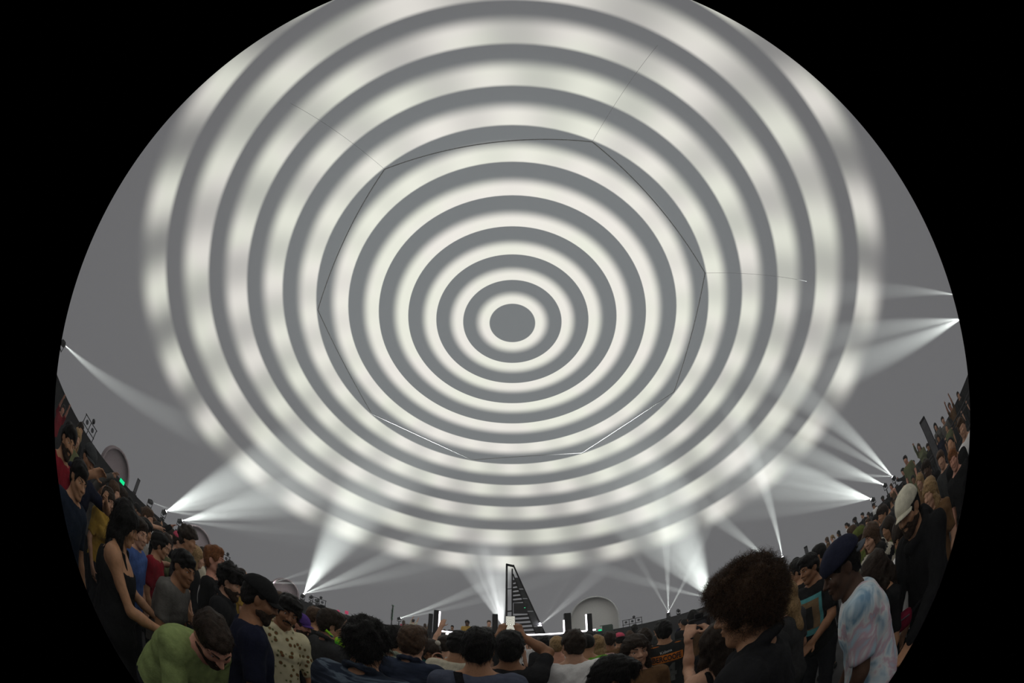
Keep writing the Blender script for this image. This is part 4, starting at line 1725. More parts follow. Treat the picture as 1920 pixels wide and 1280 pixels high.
P((167, 862), 3.1, 55, 'man in dark grey cap raising a hand to its brim', skin=SK_TAN, hair='short', hvol=0.008, cap=GREYCAP, topm=NAVY, hyaw=10, hpitch=4, res=0.007,
  armR=((0.16, 0.34, 1.60), (0.7, -0.2, -0.7), 30), armL=((-0.10, 0.36, 1.52), None, 30))
P((128, 828), 2.9, 50, 'bearded man in red shirt at the left rim', skin=SK_TAN, hair='short', beard=1.0, topm=RED, hyaw=8, res=0.007)
P((203, 938), 3.2, 48, 'woman with dark hair and yellow back at left', skin=SK_LIGHT, hairm=HR_DARK, hair='long', hlen=0.30, fem=True, topm=YELLOW, hyaw=8, res=0.007)
P((147, 900), 2.5, 50, 'man in dark blue shirt by the left rim', skin=SK_TAN, hair='short', topm=cloth('blue_black', (0.010, 0.016, 0.030)), hyaw=5, res=0.007)
P((262, 1000), 2.75, 50, 'man in bright blue shirt behind the woman in black dress', skin=SK_LIGHT, hair='short', hairm=HR_DARK, topm=BLUE, hyaw=20, armR=((0.2, 0.3, 1.12), None, 20), res=0.007)
P((272, 995), 3.6, 40, 'man with round black hair in pale grey tee', skin=SK_TAN, hair='short', hvol=0.022, topm=cloth('pale_grey', (0.34, 0.33, 0.32)), hyaw=-10)
P((277, 970), 4.6, 48, 'tall man in white tee with raised arms', skin=SK_LIGHT, hair='short', hairm=HR_BROWN, topm=WHITE, armR=((0.22, 0.32, 1.62), None, 20), armL=((-0.2, 0.35, 1.6), None, 20))
P((312, 1020), 3.7, 62, 'woman in olive tee raising a hand to her face', skin=SK_LIGHT, hair='tail', hairm=HR_DARK, fem=True, topm=OLIVE, hyaw=25, armR=((0.12, 0.34, 1.50), None, 40))
P((300, 1022), 3.3, 40, 'person in red shirt beside the woman in olive', skin=SK_TAN, hair='short', topm=RED, hyaw=-15, w=1.1)
P((336, 1016), 4.3, 40, 'person with pink bandana and black shirt', skin=SK_LIGHT, hair='short', hairm=HR_DARK, topm=BLACK, cap=PINK)
P((352, 1012), 3.9, 45, 'man with wavy brown hair behind the grey tee', skin=SK_TAN, hair='curly', hvol=0.02, hairm=HR_DARK, topm=CHAR)
# ------------------------------------------------------------------ middle
P((564, 1172), 2.9, 60, 'bearded man in purple cap with a hand at his face', skin=SK_PINK, hairm=HR_DARK, hair='short', hvol=0.006, cap=PURPLE, beard=1.6, topm=CHAR, hyaw=18, hpitch=4,
  armR=((0.10, 0.24, 1.50), (0.6, -0.3, -0.7), 45))
P((622, 1172), 2.55, 26, 'brown-haired man in dark grey jacket in profile', skin=SK_PINK, hairm=HR_DARK, hair='short', hvol=0.020, topm=CHAR, top='jacket', hyaw=28, hpitch=2, strands=1200, slen=0.02)
P((592, 1158), 3.6, 40, 'man behind the purple cap with brown hair', skin=SK_TAN, hairm=HR_BROWN, hair='short', topm=BLACK)
P((688, 1212), 1.5, 2, 'person with thick black bob in streaked navy jacket', skin=SK_TAN, hair='curly', hvol=0.028, topm=STREAK, top='jacket', w=1.25, sh=0.195, hyaw=-6, hpitch=6, strands=2600, slen=0.03, droop=0.6, swid=0.0013, lean=3)
P((744, 1200), 2.7, 28, 'man with spiky black hair in pale collared shirt', skin=SK_TAN, hair='short', hvol=0.022, topm=cloth('pale_sage', (0.30, 0.33, 0.26)), top='shirt', hyaw=12, strands=1200, slen=0.03, droop=-0.2)
P((774, 1205), 2.15, 8, 'man with brown hair in dark denim jacket', skin=SK_LIGHT, hairm=HR_BROWN, hair='short', hvol=0.018, topm=DENIM, top='jacket', w=1.12, hyaw=-4, strands=1500, slen=0.018)
r_, J_ = P((808, 1222), 3.0, 176, 'woman in teal hood looking down at her hands', skin=SK_BROWN, hairm=HR_DARK, hair='long', hlen=0.26, fem=True, topm=TEAL, top='hoodie', hpitch=30, hroll=8, armL=((-0.10, 0.30, 1.25), None, 30), armR=((0.10, 0.30, 1.25), None, 30))
for q in (-1, 1):
    bm = bmesh.new()
    add_ball(bm, J_['H'](0.085 * q, -0.02, 0.105), 0.030, 12, (1, 0.7, 1.0))
    bm_obj('headband_puff', bm, mat('white_fluff', (0.62, 0.58, 0.50), 0.95, bump=0.8), r_, True)
PF_R, PF_J = P((834, 1209), 3.7, 4, 'person with both arms up filming left of stage', skin=SK_LIGHT, hair='short', hairm=HR_DARK, topm=cloth('pale_top', (0.45, 0.42, 0.40)), armL=((-0.12, 0.30, 1.98), None, 20, (0, -1, 0)), armR=((-0.03, 0.30, 1.66), (0.8, -0.2, -0.6), 50, None, (-0.1, 0.3, 0.9)))
P((862, 1210), 2.6, 6, 'man with black hair in cream shirt', skin=SK_TAN, hair='short', hvol=0.014, topm=CREAM, w=1.15, sh=0.185, hyaw=22, hpitch=8)
r_, J_ = P((897, 1217), 1.75, -4, 'man in blue-grey tee with thick black hair and a strap', skin=SK_TAN, hair='short', hvol=0.018, topm=BLUEGREY, w=1.1, sh=0.185, strands=2600, slen=0.022, droop=0.5, hyaw=4)
strap = cloth('strap_black', (0.008, 0.008, 0.010))
pts = [J_['mid'] + J_['u2'] * z + J_['r'] * x + J_['f2'] * y for x, y, z in ((-0.02, -0.150, 0.02), (-0.045, -0.146, 0.12), (-0.072, -0.118, 0.22), (-0.095, -0.055, 0.292), (-0.098, 0.03, 0.287), (-0.09, 0.10, 0.22), (-0.05, 0.14, 0.10))]
bm = bmesh.new()
prev = None
for p_ in pts:
    rw = [bm.verts.new(p_ + J_['r'] * 0.022 + (p_ - J_['mid'] - J_['u2'] * 0.1).normalized() * 0.012), bm.verts.new(p_ - J_['r'] * 0.022 + (p_ - J_['mid'] - J_['u2'] * 0.1).normalized() * 0.012), bm.verts.new(p_ - J_['r'] * 0.022), bm.verts.new(p_ + J_['r'] * 0.022)]
    if prev:
        for i in range(4):
            bm.faces.new((prev[i], prev[(i + 1) % 4], rw[(i + 1) % 4], rw[i]))
    prev = rw
bm_obj('bag_strap', bm, strap, r_, True)
PH_R, PH_J = P((955, 1216), 1.95, 0, 'man in black shirt holding a phone up over his head', skin=SK_BROWN, hair='short', hvol=0.022, topm=BLACK2, w=1.12, sh=0.185, strands=2000, slen=0.02, hpitch=-8,
  armL=((-0.075, 0.26, 1.74), (-0.9, -0.1, -0.5), 58, (-0.5, -0.6, 0.3), (0.25, 0.15, 0.85)), armR=((0.085, 0.26, 1.74), (0.9, -0.1, -0.5), 58, (0.5, -0.6, 0.3), (-0.25, 0.15, 0.85)), top='tee')
P((1044, 1210), 3.9, -2, 'person with light brown hair, bare shoulders and white top', skin=SK_PINK, hairm=HR_BLOND, hair='short', hvol=0.014, fem=True, top='tank', topm=WHITE, hyaw=10, res=0.007)
P((1075, 1209), 2.45, -6, 'man with short dark hair in white tee', skin=SK_LIGHT, hairm=HR_DARK, hair='short', hvol=0.014, topm=WHITE, w=1.15, sh=0.185, hyaw=-2, strands=1200, slen=0.014)
P((1100, 1208), 3.2, 2, 'man with black cropped hair in green shirt', skin=SK_TAN, hair='buzz', topm=cloth('vivid_green', (0.12, 0.32, 0.03)), hyaw=5)
P((1120, 1208), 3.8, 10, 'person with blond hair right of the white tee', skin=SK_LIGHT, hairm=HR_BLOND, hair='long', hlen=0.28, fem=True, topm=cloth('pale_pink', (0.45, 0.28, 0.26)), armL=((-0.14, 0.34, 1.40), None, 30))
P((1021, 1206), 5.0, 0, 'man with round black hair in front of stage', skin=SK_TAN, hair='curly', hvol=0.016, topm=BLACK2)
P((1142, 1200), 4.4, 5, 'person with reddish dark hair by equipment case', skin=SK_BROWN, hair='curly', hvol=0.02, hairm=HR_DARK, topm=BROWN)
P((1161, 1198), 5.2, 5, 'person in bright pink cap right of stage', skin=SK_TAN, hair='short', cap=PINK, topm=CHAR)
P((1192, 1222), 2.1, 192, 'woman with long dark hair and brown top turned to the camera', skin=SK_LIGHT, hairm=HR_DARK, hair='long', hlen=0.40, fem=True, topm=BROWN, hyaw=-8, hpitch=4, strands=1500, slen=0.05, droop=1.0, res=0.005)
P((1150, 1274), 1.45, 62, 'person with smooth black hair at the bottom edge', skin=SK_TAN, hair='short', hvol=0.022, topm=BLACK, hyaw=35, hpitch=28, strands=2600, slen=0.025, droop=0.9, res=0.005)
r_, J_ = P((1244, 1184), 3.25, 14, 'man in black and orange sports jersey seen from behind', skin=SK_TAN, hair='short', hvol=0.014, topm=cloth('jersey_black', (0.014, 0.015, 0.015)), w=1.25, sh=0.20, loose=0.022, fold=0.001, res=0.007)
ORANGE = cloth('jersey_orange', (0.48, 0.13, 0.015))
patch(J_['top'], J_, ORANGE, -0.005, 0.150, 0.335, 0.088, 'name_plate', nx=16, nz=6)
lettering(J_['top'], J_, 'BERCOOFE', BLACK, -0.010, 0.150, 0.062, width=0.295, bold=0.03, off=0.009)
lettering(J_['top'], J_, 'Kidona', cloth('print_white', (0.5, 0.5, 0.5)), -0.02, 0.225, 0.030, off=0.008, roll=0.12)
lettering(J_['top'], J_, '4', cloth('print_grey', (0.085, 0.09, 0.085)), 0.005, -0.02, 0.21, off=0.008, bold=0.04)
for q in (-1, 1):
    bm = bmesh.new()
    a_, b_ = J_['neck'] + J_['r'] * 0.075 * q - J_['f2'] * 0.055 + J_['u2'] * 0.012, J_['S']['R' if q > 0 else 'L'] + J_['u2'] * 0.062 - J_['f2'] * 0.05
    add_tube(bm, a_, b_, 0.012, 0.010, 8)
    bm_obj('shoulder_stripe', bm, ORANGE, J_['top'])
P((1208, 1196), 4.0, 5, 'person with brown hair left of the jersey', skin=SK_TAN, hair='curly', hvol=0.02, hairm=HR_DARK, topm=BROWN)
CM_R, CM_J = P((1342, 1206), 1.75, 4, 'woman with long brown hair holding a camera up', skin=SK_LIGHT, hairm=HR_DARK, hair='long', hlen=0.46, fem=True, top='tank', topm=BLACK, strands=1400, slen=0.05, droop=1.2, hpitch=-4,
  armL=((-0.045, 0.26, 1.72), (0.05, 0.3, -0.9), 55, (-0.4, -0.7, 0.3), (0.45, 0.35, 0.7)), armR=((0.125, 0.24, 1.70), (0.25, 0.2, -0.9), 55, (0.4, -0.7, 0.3), (-0.35, 0.35, 0.7)))
# ------------------------------------------------------------------ right side
P((1400, 1140), 1.08, -30, 'man with big curly brown hair in black jacket', skin=SK_TAN, hairm=HR_BROWN, hair='curly', hvol=0.036, topm=BLACK2, top='jacket', w=1.1, hyaw=-10, hpitch=2, strands=9000, slen=0.034, scurl=0.012, swid=0.0011, droop=0.15, res=0.005, beard=0)
r_, J_ = P((1517, 1066), 2.85, -95, 'man in black tee with turquoise print', skin=SK_BROWN, hair='short', hvol=0.014, topm=BLACK, w=1.15, hyaw=20, hpitch=6, strands=800, slen=0.015, res=0.006,
  armL=((-0.12, 0.32, 1.05), None, 30), armR=((0.14, 0.32, 1.02), None, 30))
TQ = cloth('turquoise', (0.09, 0.30, 0.32))
patch(J_['top'], J_, TQ, 0, 0.04, 0.24, 0.34, 'print', back=False)
patch(J_['top'], J_, cloth('print_tan', (0.20, 0.13, 0.07)), 0, 0.05, 0.19, 0.25, 'print', back=False, off=0.008)
patch(J_['top'], J_, cloth('print_dark', (0.02, 0.02, 0.02)), -0.01, 0.03, 0.09, 0.19, 'print', back=False, off=0.012)
P((1578, 1066), 1.5, -30, 'man in navy cap and tie-dye tee', skin=SK_DARK, hair='short', hvol=0.008, cap=NAVYCAP, brimm=cloth('brim_grey', (0.10, 0.11, 0.13)), capback=True, capvol=0.006, topm=TIEDYE, w=1.08, loose=0.02, lean=8, bend=8, hyaw=-18, hpitch=10, res=0.005)
r_, J_ = P((1703, 958), 1.9, -62, 'bearded man in cream cap and black hoodie', skin=SK_TAN, hair='short', hvol=0.010, cap=CREAMCAP, beard=1.0, top='hoodie', topm=BLACK, w=1.2, hyaw=-8, hpitch=9, lean=6, bend=10, res=0.005,
  armL=((-0.20, 0.42, 1.02), (-0.5, -0.8, -0.4), 35), armR=((0.10, 0.42, 1.00), None, 35))
bm = bmesh.new()
w_ = J_['WL'] + (J_['EL'] - J_['WL']).normalized() * 0.02
fr = frame_z(J_['EL'] - J_['WL'])
for i in range(16):
    a, b = math.radians(22.5 * i), math.radians(22.5 * (i + 1))
    add_tube(bm, w_ + fr @ Vector((0.034 * math.cos(a), 0.034 * math.sin(a), 0)), w_ + fr @ Vector((0.034 * math.cos(b), 0.034 * math.sin(b), 0)), 0.007, seg=6)
wt = bm_obj('watch', bm, mat('watch_strap', (0.25, 0.25, 0.26), 0.4, 0.6), r_, True)
bm = bmesh.new()
add_tube(bm, w_ + fr @ Vector((-0.036, 0, 0)), w_ + fr @ Vector((-0.046, 0, 0)), 0.017, seg=14)
bm_obj('dial', bm, mat('watch_dial', (0.6, 0.6, 0.6), 0.3), wt)
P((1692, 1004), 2.5, -60, 'person in white tee behind the cream cap', skin=SK_TAN, hairm=HR_DARK, hair='long', hlen=0.3, topm=WHITE, hyaw=-10, hpitch=16, res=0.007, armL=((-0.2, 0.3, 0.98), None, 20))
r_, J_ = P((1633, 1008), 2.9, -70, 'woman in black and cream patterned top with brown hair', skin=SK_LIGHT, hairm=HR_BROWN, hair='long', hlen=0.3, fem=True, topm=SCARF, top='hoodie', hyaw=-5, hpitch=4, res=0.007)
P((1611, 1012), 3.3, -50, 'person in olive green hood beside the patterned top', skin=SK_TAN, hair='short', hairm=HR_DARK, cap=cloth('hood_green', (0.10, 0.12, 0.03)), topm=cloth('hood_green', (0, 0, 0)), top='hoodie')
P((1640, 1075), 2.3, -40, 'person in black behind the tie-dye tee', skin=SK_TAN, hair='long', hairm=HR_DARK, topm=BLACK, fem=True, hpitch=25, res=0.007)
P((1496, 1070), 3.6, -20, 'person with black hair behind the turquoise print', skin=SK_TAN, hair='short', topm=BLACK)
P((1470, 1120), 2.4, -10, 'blond person half hidden right of the curly head', skin=SK_LIGHT, hairm=HR_BLOND, hair='long', hlen=0.3, fem=True, topm=CHAR, res=0.007)
P((1744, 925), 3.1, -60, 'woman with long light brown hair behind the cream cap', skin=SK_LIGHT, hairm=HR_BLOND, hair='long', hlen=0.36, fem=True, topm=BROWN, res=0.008, armR=((0.16, 0.32, 1.55), None, 40))
P((1804, 802), 4.4, -88, 'man in white tee at the right rim', skin=SK_LIGHT, hairm=HR_BROWN, hair='short', topm=WHITE, res=0.008)
P((1788, 862), 4.6, -80, 'man with reddish brown hair at the right rim', skin=SK_PINK, hairm=HR_RED, hair='short', topm=BLACK, res=0.008)

# ------------------------------------------------------------------ kinds of people further away, copied with their own clothes
ARCH = []
for i, k in enumerate((
        dict(hair='short', hvol=0.014), dict(hair='short', hvol=0.022, armR=((0.18, 0.34, 1.62), None, 30)), dict(hair='long', fem=True, hlen=0.3),
        dict(hair='curly', hvol=0.024), dict(hair='short', armL=((-0.16, 0.30, 1.90), None, 20), armR=((0.2, 0.30, 1.86), None, 20)), dict(hair='tail', fem=True, hpitch=-12),
        dict(hair='short', cap=DARKCAP), dict(hair='buzz', w=1.15, hpitch=-18), dict(hair='long', fem=True, hlen=0.4, armR=((0.14, 0.30, 1.85), None, 20)))):
    k.update(skin=SK_TAN, hairm=HR_BLACK, topm=BLACK, res=0.014, crs=0.026, seed=100 + i, top=('tee', 'long', 'tee', 'jacket', 'tee', 'tank', 'tee', 'tee', 'long')[i])
    ro, Jo = build_person(k)
    for o in ro.children_recursive:
        for sl in o.material_slots:
            mm = sl.material
            sl.link = 'OBJECT'
            sl.material = mm
    ARCH.append((ro, Jo, [False]))
HAIRN = {'black': HR_BLACK, 'dark': HR_DARK, 'brown': HR_BROWN, 'blond': HR_BLOND, 'red': HR_RED}
TOPS = ('tee_shirt', 'long_sleeved_shirt', 'jacket', 'top', 'dress', 'hoodie', 'shirt')
TAKEN = {}


def far(head, dist, yaw, kind, col, hair='black', sk=SK_TAN, label='', base=0.0, scale=None, group=None):
    ro, Jo, used = ARCH[kind]
    r = ro if not used[0] else copy_tree(ro)
    used[0] = True
    place(r, Jo, head, dist, yaw, base, scale, label, group)
    for o in r.children_recursive:
        if not o.material_slots:
            continue
        b = o.name.split('.')[0]
        o.material_slots[0].link = 'OBJECT'
        if b in TOPS:
            o.material_slots[0].material = CLOTHS[col]
        elif b == 'body':
            o.material_slots[0].material = sk
        elif b in ('hair', 'beard', 'eyebrow'):
            o.material_slots[0].material = HAIRN[hair]
    return r


G_R = 'people standing along the right wall'
for h, d, y, kd, c, hr, s_, lb in (
        ((1797, 741), 11.5, -100, 0, 'black', 'dark', SK_LIGHT, 'man in black jacket highest on the right platform'),
        ((1781, 762), 11.8, -95, 4, 'brown', 'brown', SK_PINK, 'person with arms thrown up on the right platform'),
        ((1768, 788), 12.0, -90, 0, 'grey', 'dark', SK_LIGHT, 'person in grey tee above the dark speaker post'),
        ((1754, 800), 12.2, -92, 2, 'grey', 'black', SK_LIGHT, 'woman in grey with black hair by the speaker post'),
        ((1723, 838), 12.6, -85, 8, 'olive', 'brown', SK_PINK, 'woman with an arm up left of the speaker post'),
        ((1698, 862), 12.9, -80, 0, 'olive', 'black', SK_PINK, 'man in olive shirt with cropped hair on the platform'),
        ((1693, 884), 12.6, -60, 1, 'black', 'black', SK_PINK, 'man in black pointing, above the cream cap'),
        ((1671, 912), 12.8, -70, 5, 'brown', 'brown', SK_PINK, 'woman in brown between two bright ledge lights'),
        ((1638, 948), 12.9, -60, 6, 'white', 'black', SK_TAN, 'man in white tee and dark cap by the rail'),
        ((1617, 966), 12.9, -50, 0, 'black', 'black', SK_LIGHT, 'man in black tee standing clear above the right crowd'),
        ((1713, 868), 12.5, -75, 7, 'charcoal', 'black', SK_TAN, 'man in charcoal beside the olive shirt'),
        ((1740, 838), 11.9, -82, 3, 'black', 'dark', SK_TAN, 'curly person in black right of the speaker post'),
        ((1759, 821), 11.6, -85, 2, 'navy', 'dark', SK_TAN, 'woman in navy further right of the speaker post'),
        ((1775, 803), 11.5, -90, 7, 'olive', 'black', SK_TAN, 'man in olive near the right rim'),
        ((1655, 935), 12.6, -65, 3, 'black', 'black', SK_DARK, 'curly person in black under the ledge lights'),
        ((1603, 975), 9.0, -40, 3, 'black', 'black', SK_DARK, 'curly person in black against the pale dome'),
        ((1587, 985), 8.5, -40, 0, 'white', 'black', SK_TAN, 'man in white under the dark unlit lights'),
        ((1572, 1000), 7.5, -40, 2, 'black', 'black', SK_TAN, 'woman in black left of the dark unlit lights'),
        ((1560, 1008), 6.5, -30, 5, 'cream', 'blond', SK_LIGHT, 'woman in cream with tied blond hair on right'),
        ((1550, 1012), 5.8, -30, 2, 'brown', 'brown', SK_PINK, 'woman in brown right of the dark posts'),
        ((1628, 965), 12.6, -55, 2, 'charcoal', 'dark', SK_LIGHT, 'woman in charcoal right of the black tee')):
    far(h, on_ring(h[0], 12.9 + 0.5 * (h[0] % 4), h[1])[0], y, kd, c, hr, s_, lb, RZ, group=G_R)
for h, d, y, kd, c, hr, s_, lb in (
        ((1598, 1000), 5.5, -40, 0, 'red', 'brown', SK_PINK, 'man in red above the navy cap'),
        ((1655, 965), 5.0, -60, 3, 'charcoal', 'dark', SK_TAN, 'curly person in charcoal left of the cream cap'),
        ((1665, 990), 3.9, -60, 2, 'olive', 'dark', SK_TAN, 'woman in olive left of the cream cap'),
        ((1738, 880), 5.0, -70, 3, 'black', 'dark', SK_DARK, 'curly person in black above the cream cap'),
        ((1765, 862), 4.6, -75, 0, 'charcoal', 'brown', SK_LIGHT, 'man in charcoal below the speaker post'),
        ((1784, 838), 4.4, -80, 7, 'black', 'black', SK_TAN, 'man in black left of the white tee, right rim'),
        ((1725, 902), 5.6, -70, 2, 'brown', 'blond', SK_LIGHT, 'woman in brown with blond hair above the cream cap'),
        ((1536, 1040), 4.2, -20, 0, 'black', 'black', SK_TAN, 'man in black right of the turquoise print'),
        ((1648, 1040), 3.5, -50, 7, 'black', 'black', SK_DARK, 'man in black below the patterned top')):
    far(h, d, y, kd, c, hr, s_, lb, 0.0, group='people in the right crowd')
for h, d, y, kd, c, hr, s_, lb in (
        ((118, 768), 9.0, 80, 4, 'red', 'dark', SK_PINK, 'person with raised hands at the far left rim'),
        ((144, 822), 5.0, 60, 2, 'olive', 'blond', SK_LIGHT, 'woman in olive with blond hair at left rim'),
        ((150, 806), 6.5, 60, 0, 'black', 'dark', SK_TAN, 'man in black at left rim under the pipe frame'),
        ((190, 905), 4.2, 50, 8, 'grey', 'dark', SK_LIGHT, 'woman in grey with a hand up below the dark cap'),
        ((214, 925), 4.0, 50, 5, 'charcoal', 'brown', SK_LIGHT, 'woman in charcoal with tied hair under exit light'),
        ((229, 932), 5.2, 50, 3, 'black', 'dark', SK_TAN, 'curly person in black under the exit light'),
        ((241, 945), 5.6, 48, 0, 'charcoal', 'black', SK_PINK, 'man in charcoal left of the small speaker post'),
        ((257, 958), 6.2, 45, 6, 'grey', 'brown', SK_LIGHT, 'person in grey with dark cap below the speaker post'),
        ((268, 964), 7.0, 45, 2, 'brown', 'brown', SK_LIGHT, 'woman in brown below the left ledge lights'),
        ((286, 982), 6.0, 45, 1, 'brown', 'brown', SK_PINK, 'man in brown holding a hand up on left'),
        ((296, 994), 5.4, 45, 8, 'black', 'dark', SK_PINK, 'woman in black with an arm up on left'),
        ((304, 1002), 6.2, 45, 0, 'navy', 'brown', SK_LIGHT, 'man in navy left of the arched doorway'),
        ((322, 1003), 7.5, 40, 3, 'charcoal', 'dark', SK_TAN, 'curly person in charcoal under the arched doorway'),
        ((370, 1045), 4.0, 40, 2, 'black', 'blond', SK_LIGHT, 'blond woman in black left of the red hair'),
        ((382, 1042), 5.2, 40, 0, 'cream', 'dark', SK_TAN, 'man in cream left of the red hair'),
        ((455, 1080), 5.0, 30, 7, 'yellow', 'dark', SK_LIGHT, 'man in yellow right of the dark curly hair')):
    far(h, d, y, kd, c, hr, s_, lb, 0.0, group='people in the left crowd')
for h, d, y, kd, c, hr, s_, lb in (
        ((1155, 1190), 9.0, -5, 0, 'charcoal', 'dark', SK_TAN, 'small figure in charcoal right of equipment case'),
        ((1180, 1190), 8.0, -5, 2, 'brown', 'brown', SK_LIGHT, 'small woman in brown below the pipe frame'),
        ((1200, 1186), 8.6, -5, 3, 'black', 'black', SK_TAN, 'small curly figure in black below the pipe frame'),
        ((1232, 1180), 7.5, -10, 0, 'charcoal', 'black', SK_TAN, 'small figure in charcoal left of the jersey'),
        ((1282, 1168), 6.5, -10, 7, 'black', 'black', SK_TAN, 'small figure in black right of the jersey'),
        ((1492, 1056), 8.0, -25, 6, 'black', 'black', SK_TAN, 'small figure in dark cap right of curly head')):
    far(h, d, y, kd, c, hr, s_, lb, 0.0, group='people in the middle of the crowd')
for h, d, y, kd, c, hr, s_, lb in (
        ((612, 1150), 9.0, 20, 0, 'white', 'dark', SK_LIGHT, 'small figure in white behind the purple cap'),
        ((628, 1147), 10.0, 20, 3, 'black', 'black', SK_TAN, 'small dark curly figure left of the pink paddles'),
        ((669, 1162), 9.0, 15, 0, 'black', 'black', SK_TAN, 'small figure in black below the long flat beam'),
        ((688, 1162), 8.0, 15, 2, 'black', 'dark', SK_LIGHT, 'small woman in black left of the green totem'),
        ((703, 1165), 8.6, 15, 1, 'brown', 'brown', SK_PINK, 'small figure in brown with a hand up'),
        ((716, 1170), 7.4, 10, 2, 'navy', 'brown', SK_PINK, 'small woman in navy under the green totem'),
        ((757, 1166), 7.0, 5, 2, 'pink', 'brown', SK_LIGHT, 'small woman in pink right of the green totem'),
        ((775, 1164), 7.6, 5, 4, 'cream', 'black', SK_LIGHT, 'small figure in cream raising both arms'),
        ((786, 1174), 7.0, 5, 3, 'black', 'black', SK_DARK, 'small curly figure in black left of stage column'),
        ((797, 1172), 8.2, 5, 8, 'brown', 'brown', SK_PINK, 'small woman with an arm up left of stage column')):
    far(h, on_ring(h[0], 13.0 + 0.4 * (h[0] % 4), h[1])[0], y, kd, c, hr, s_, lb, RZ2, group='small figures left of the stage')
for h, d, kd, c, hr, s_, lb in (
        ((833, 1182), 13.0, 2, 'brown', 'brown', SK_LIGHT, 'woman in brown behind the left end of stage counter'),
        ((848, 1176), 13.6, 0, 'charcoal', 'black', SK_TAN, 'man in charcoal behind the stage counter'),
        ((876, 1168), 13.2, 3, 'yellow', 'black', SK_DARK, 'performer in yellow behind the stage counter'),
        ((917, 1168), 13.2, 0, 'grey', 'brown', SK_LIGHT, 'performer in grey beside the middle stage column'),
        ((1086, 1181), 14.0, 6, 'red', 'black', SK_TAN, 'figure in red at the right end of stage')):
    far(h, d, 180, kd, c, hr, s_, lb, 0.65, group='people on the stage')
# the rest of the crowd on the floor, mostly hidden behind those in front
PLACED = [Vector((o.location.x, o.location.y)) for o in COL.objects if o.name.split('.')[0] == 'person' and o.parent is None]
n_add = 0
for tries in range(900):
    a = rng.uniform(-78, 80)
    d = rng.uniform(3.4, 10.5)
    x, y = d * math.sin(math.radians(a)), d * math.cos(math.radians(a))
    if math.hypot(x, y - D_DOME) > (11.9 if x > 0 else 14.2) or (y > 10.6 and abs(x) < 4.4) or math.hypot(x, y - D_DOME) > 12.0 and y > 8:
        continue
    if any((Vector((x, y)) - q).length < 0.62 for q in PLACED):
        continue
    PLACED.append(Vector((x, y)))
    side = 'left' if a < -35 else 'middle' if a < 32 else 'right'
    col = rng.choice(('black', 'black', 'charcoal', 'navy', 'grey', 'brown', 'olive', 'white'))
    hr = rng.choice(('black', 'black', 'dark', 'brown'))
    kd = rng.choice((0, 0, 2, 3, 5, 7, 6))
    H_ = rng.uniform(1.58, 1.76) - (0.05 if d < 5 else 0)
    ro, Jo, used = ARCH[kd]
    who = {0: 'short-haired man', 2: 'long-haired woman', 3: 'curly-haired person', 5: 'woman with tied hair', 7: 'cropped-haired man', 6: 'capped man'}[kd]
    far((960, 900), d, -a * 0.8 + rng.uniform(-25, 25), kd, col, hr, rng.choice((SK_TAN, SK_LIGHT, SK_BROWN)), f'{who} in {col} among the packed heads, {side} of the crowd', 0.0, H_ / 1.76, f'{side} floor crowd: {who} in {col}')
    r = COL.objects[-1]
    n_add += 1
    root = [o for o in COL.objects if o.parent is None and o.name.split('.')[0] == 'person'][-1] if used[0] else ro
    root.location = (x, y, 0)
    HEIGHTS.pop()
    if n_add > 75:
        break

# ------------------------------------------------------------------ things people hold
bpy.context.view_layer.update()
wl, wr = PH_R.matrix_world @ PH_J['hands']['L'], PH_R.matrix_world @ PH_J['hands']['R']
c = (wl + wr) / 2 + Vector((0, -0.01, 0.035))
ph = empty('phone', c)
ph.rotation_euler = (math.radians(-12), 0, 0)
tag(ph, 'lit phone held up in front of the stage', 'phone')
bm = bmesh.new()
add_box(bm, (0, 0, 0), (0.074, 0.009, 0.150), bevel=0.004)
bm_obj('case', bm, black_metal, ph)
bm = bmesh.new()
add_box(bm, (0, -0.0052, 0), (0.068, 0.001, 0.142))
SCR = bpy.data.materials.new('phone_screen')
n, l = nodes(SCR)
n.remove(n['Principled BSDF'])
tc = n.new('ShaderNodeTexCoord')
wv_ = n.new('ShaderNodeTexWave')
wv_.wave_type = 'RINGS'
wv_.rings_direction = 'Y'
wv_.inputs['Scale'].default_value = 28
wv_.inputs['Distortion'].default_value = 1.5
l.new(tc.outputs['Object'], wv_.inputs['Vector'])
cr = n.new('ShaderNodeValToRGB')
cr.color_ramp.elements[0].color = (0.25, 0.26, 0.24, 1)
cr.color_ramp.elements[1].color = (0.95, 0.93, 0.80, 1)
cr.color_ramp.elements[0].position = 0.1
cr.color_ramp.elements[1].position = 0.5
l.new(wv_.outputs['Fac'], cr.inputs['Fac'])
em = n.new('ShaderNodeEmission')
em.inputs[1].default_value = 0.75
l.new(cr.outputs['Color'], em.inputs[0])
l.new(em.outputs[0], n['Material Output'].inputs[0])
bm_obj('screen', bm, SCR, ph)
bm = bmesh.new()
add_box(bm, (0.037, 0, 0.02), (0.002, 0.004, 0.02))
bm_obj('button', bm, grey_metal, ph)

c = PF_R.matrix_world @ PF_J['hands']['R'] + Vector((-0.01, -0.035, 0.05))
p2 = empty('phone', c)
tag(p2, 'small bright phone at the left end of stage', 'phone')
bm = bmesh.new()
add_box(bm, (0, 0, 0), (0.060, 0.009, 0.070), bevel=0.003)
bm_obj('case', bm, black_metal, p2)
bm = bmesh.new()
add_box(bm, (0, -0.0052, 0), (0.054, 0.001, 0.064))
bm_obj('screen', bm, emission('phone_white', (1.0, 0.95, 0.9), 1.4), p2)

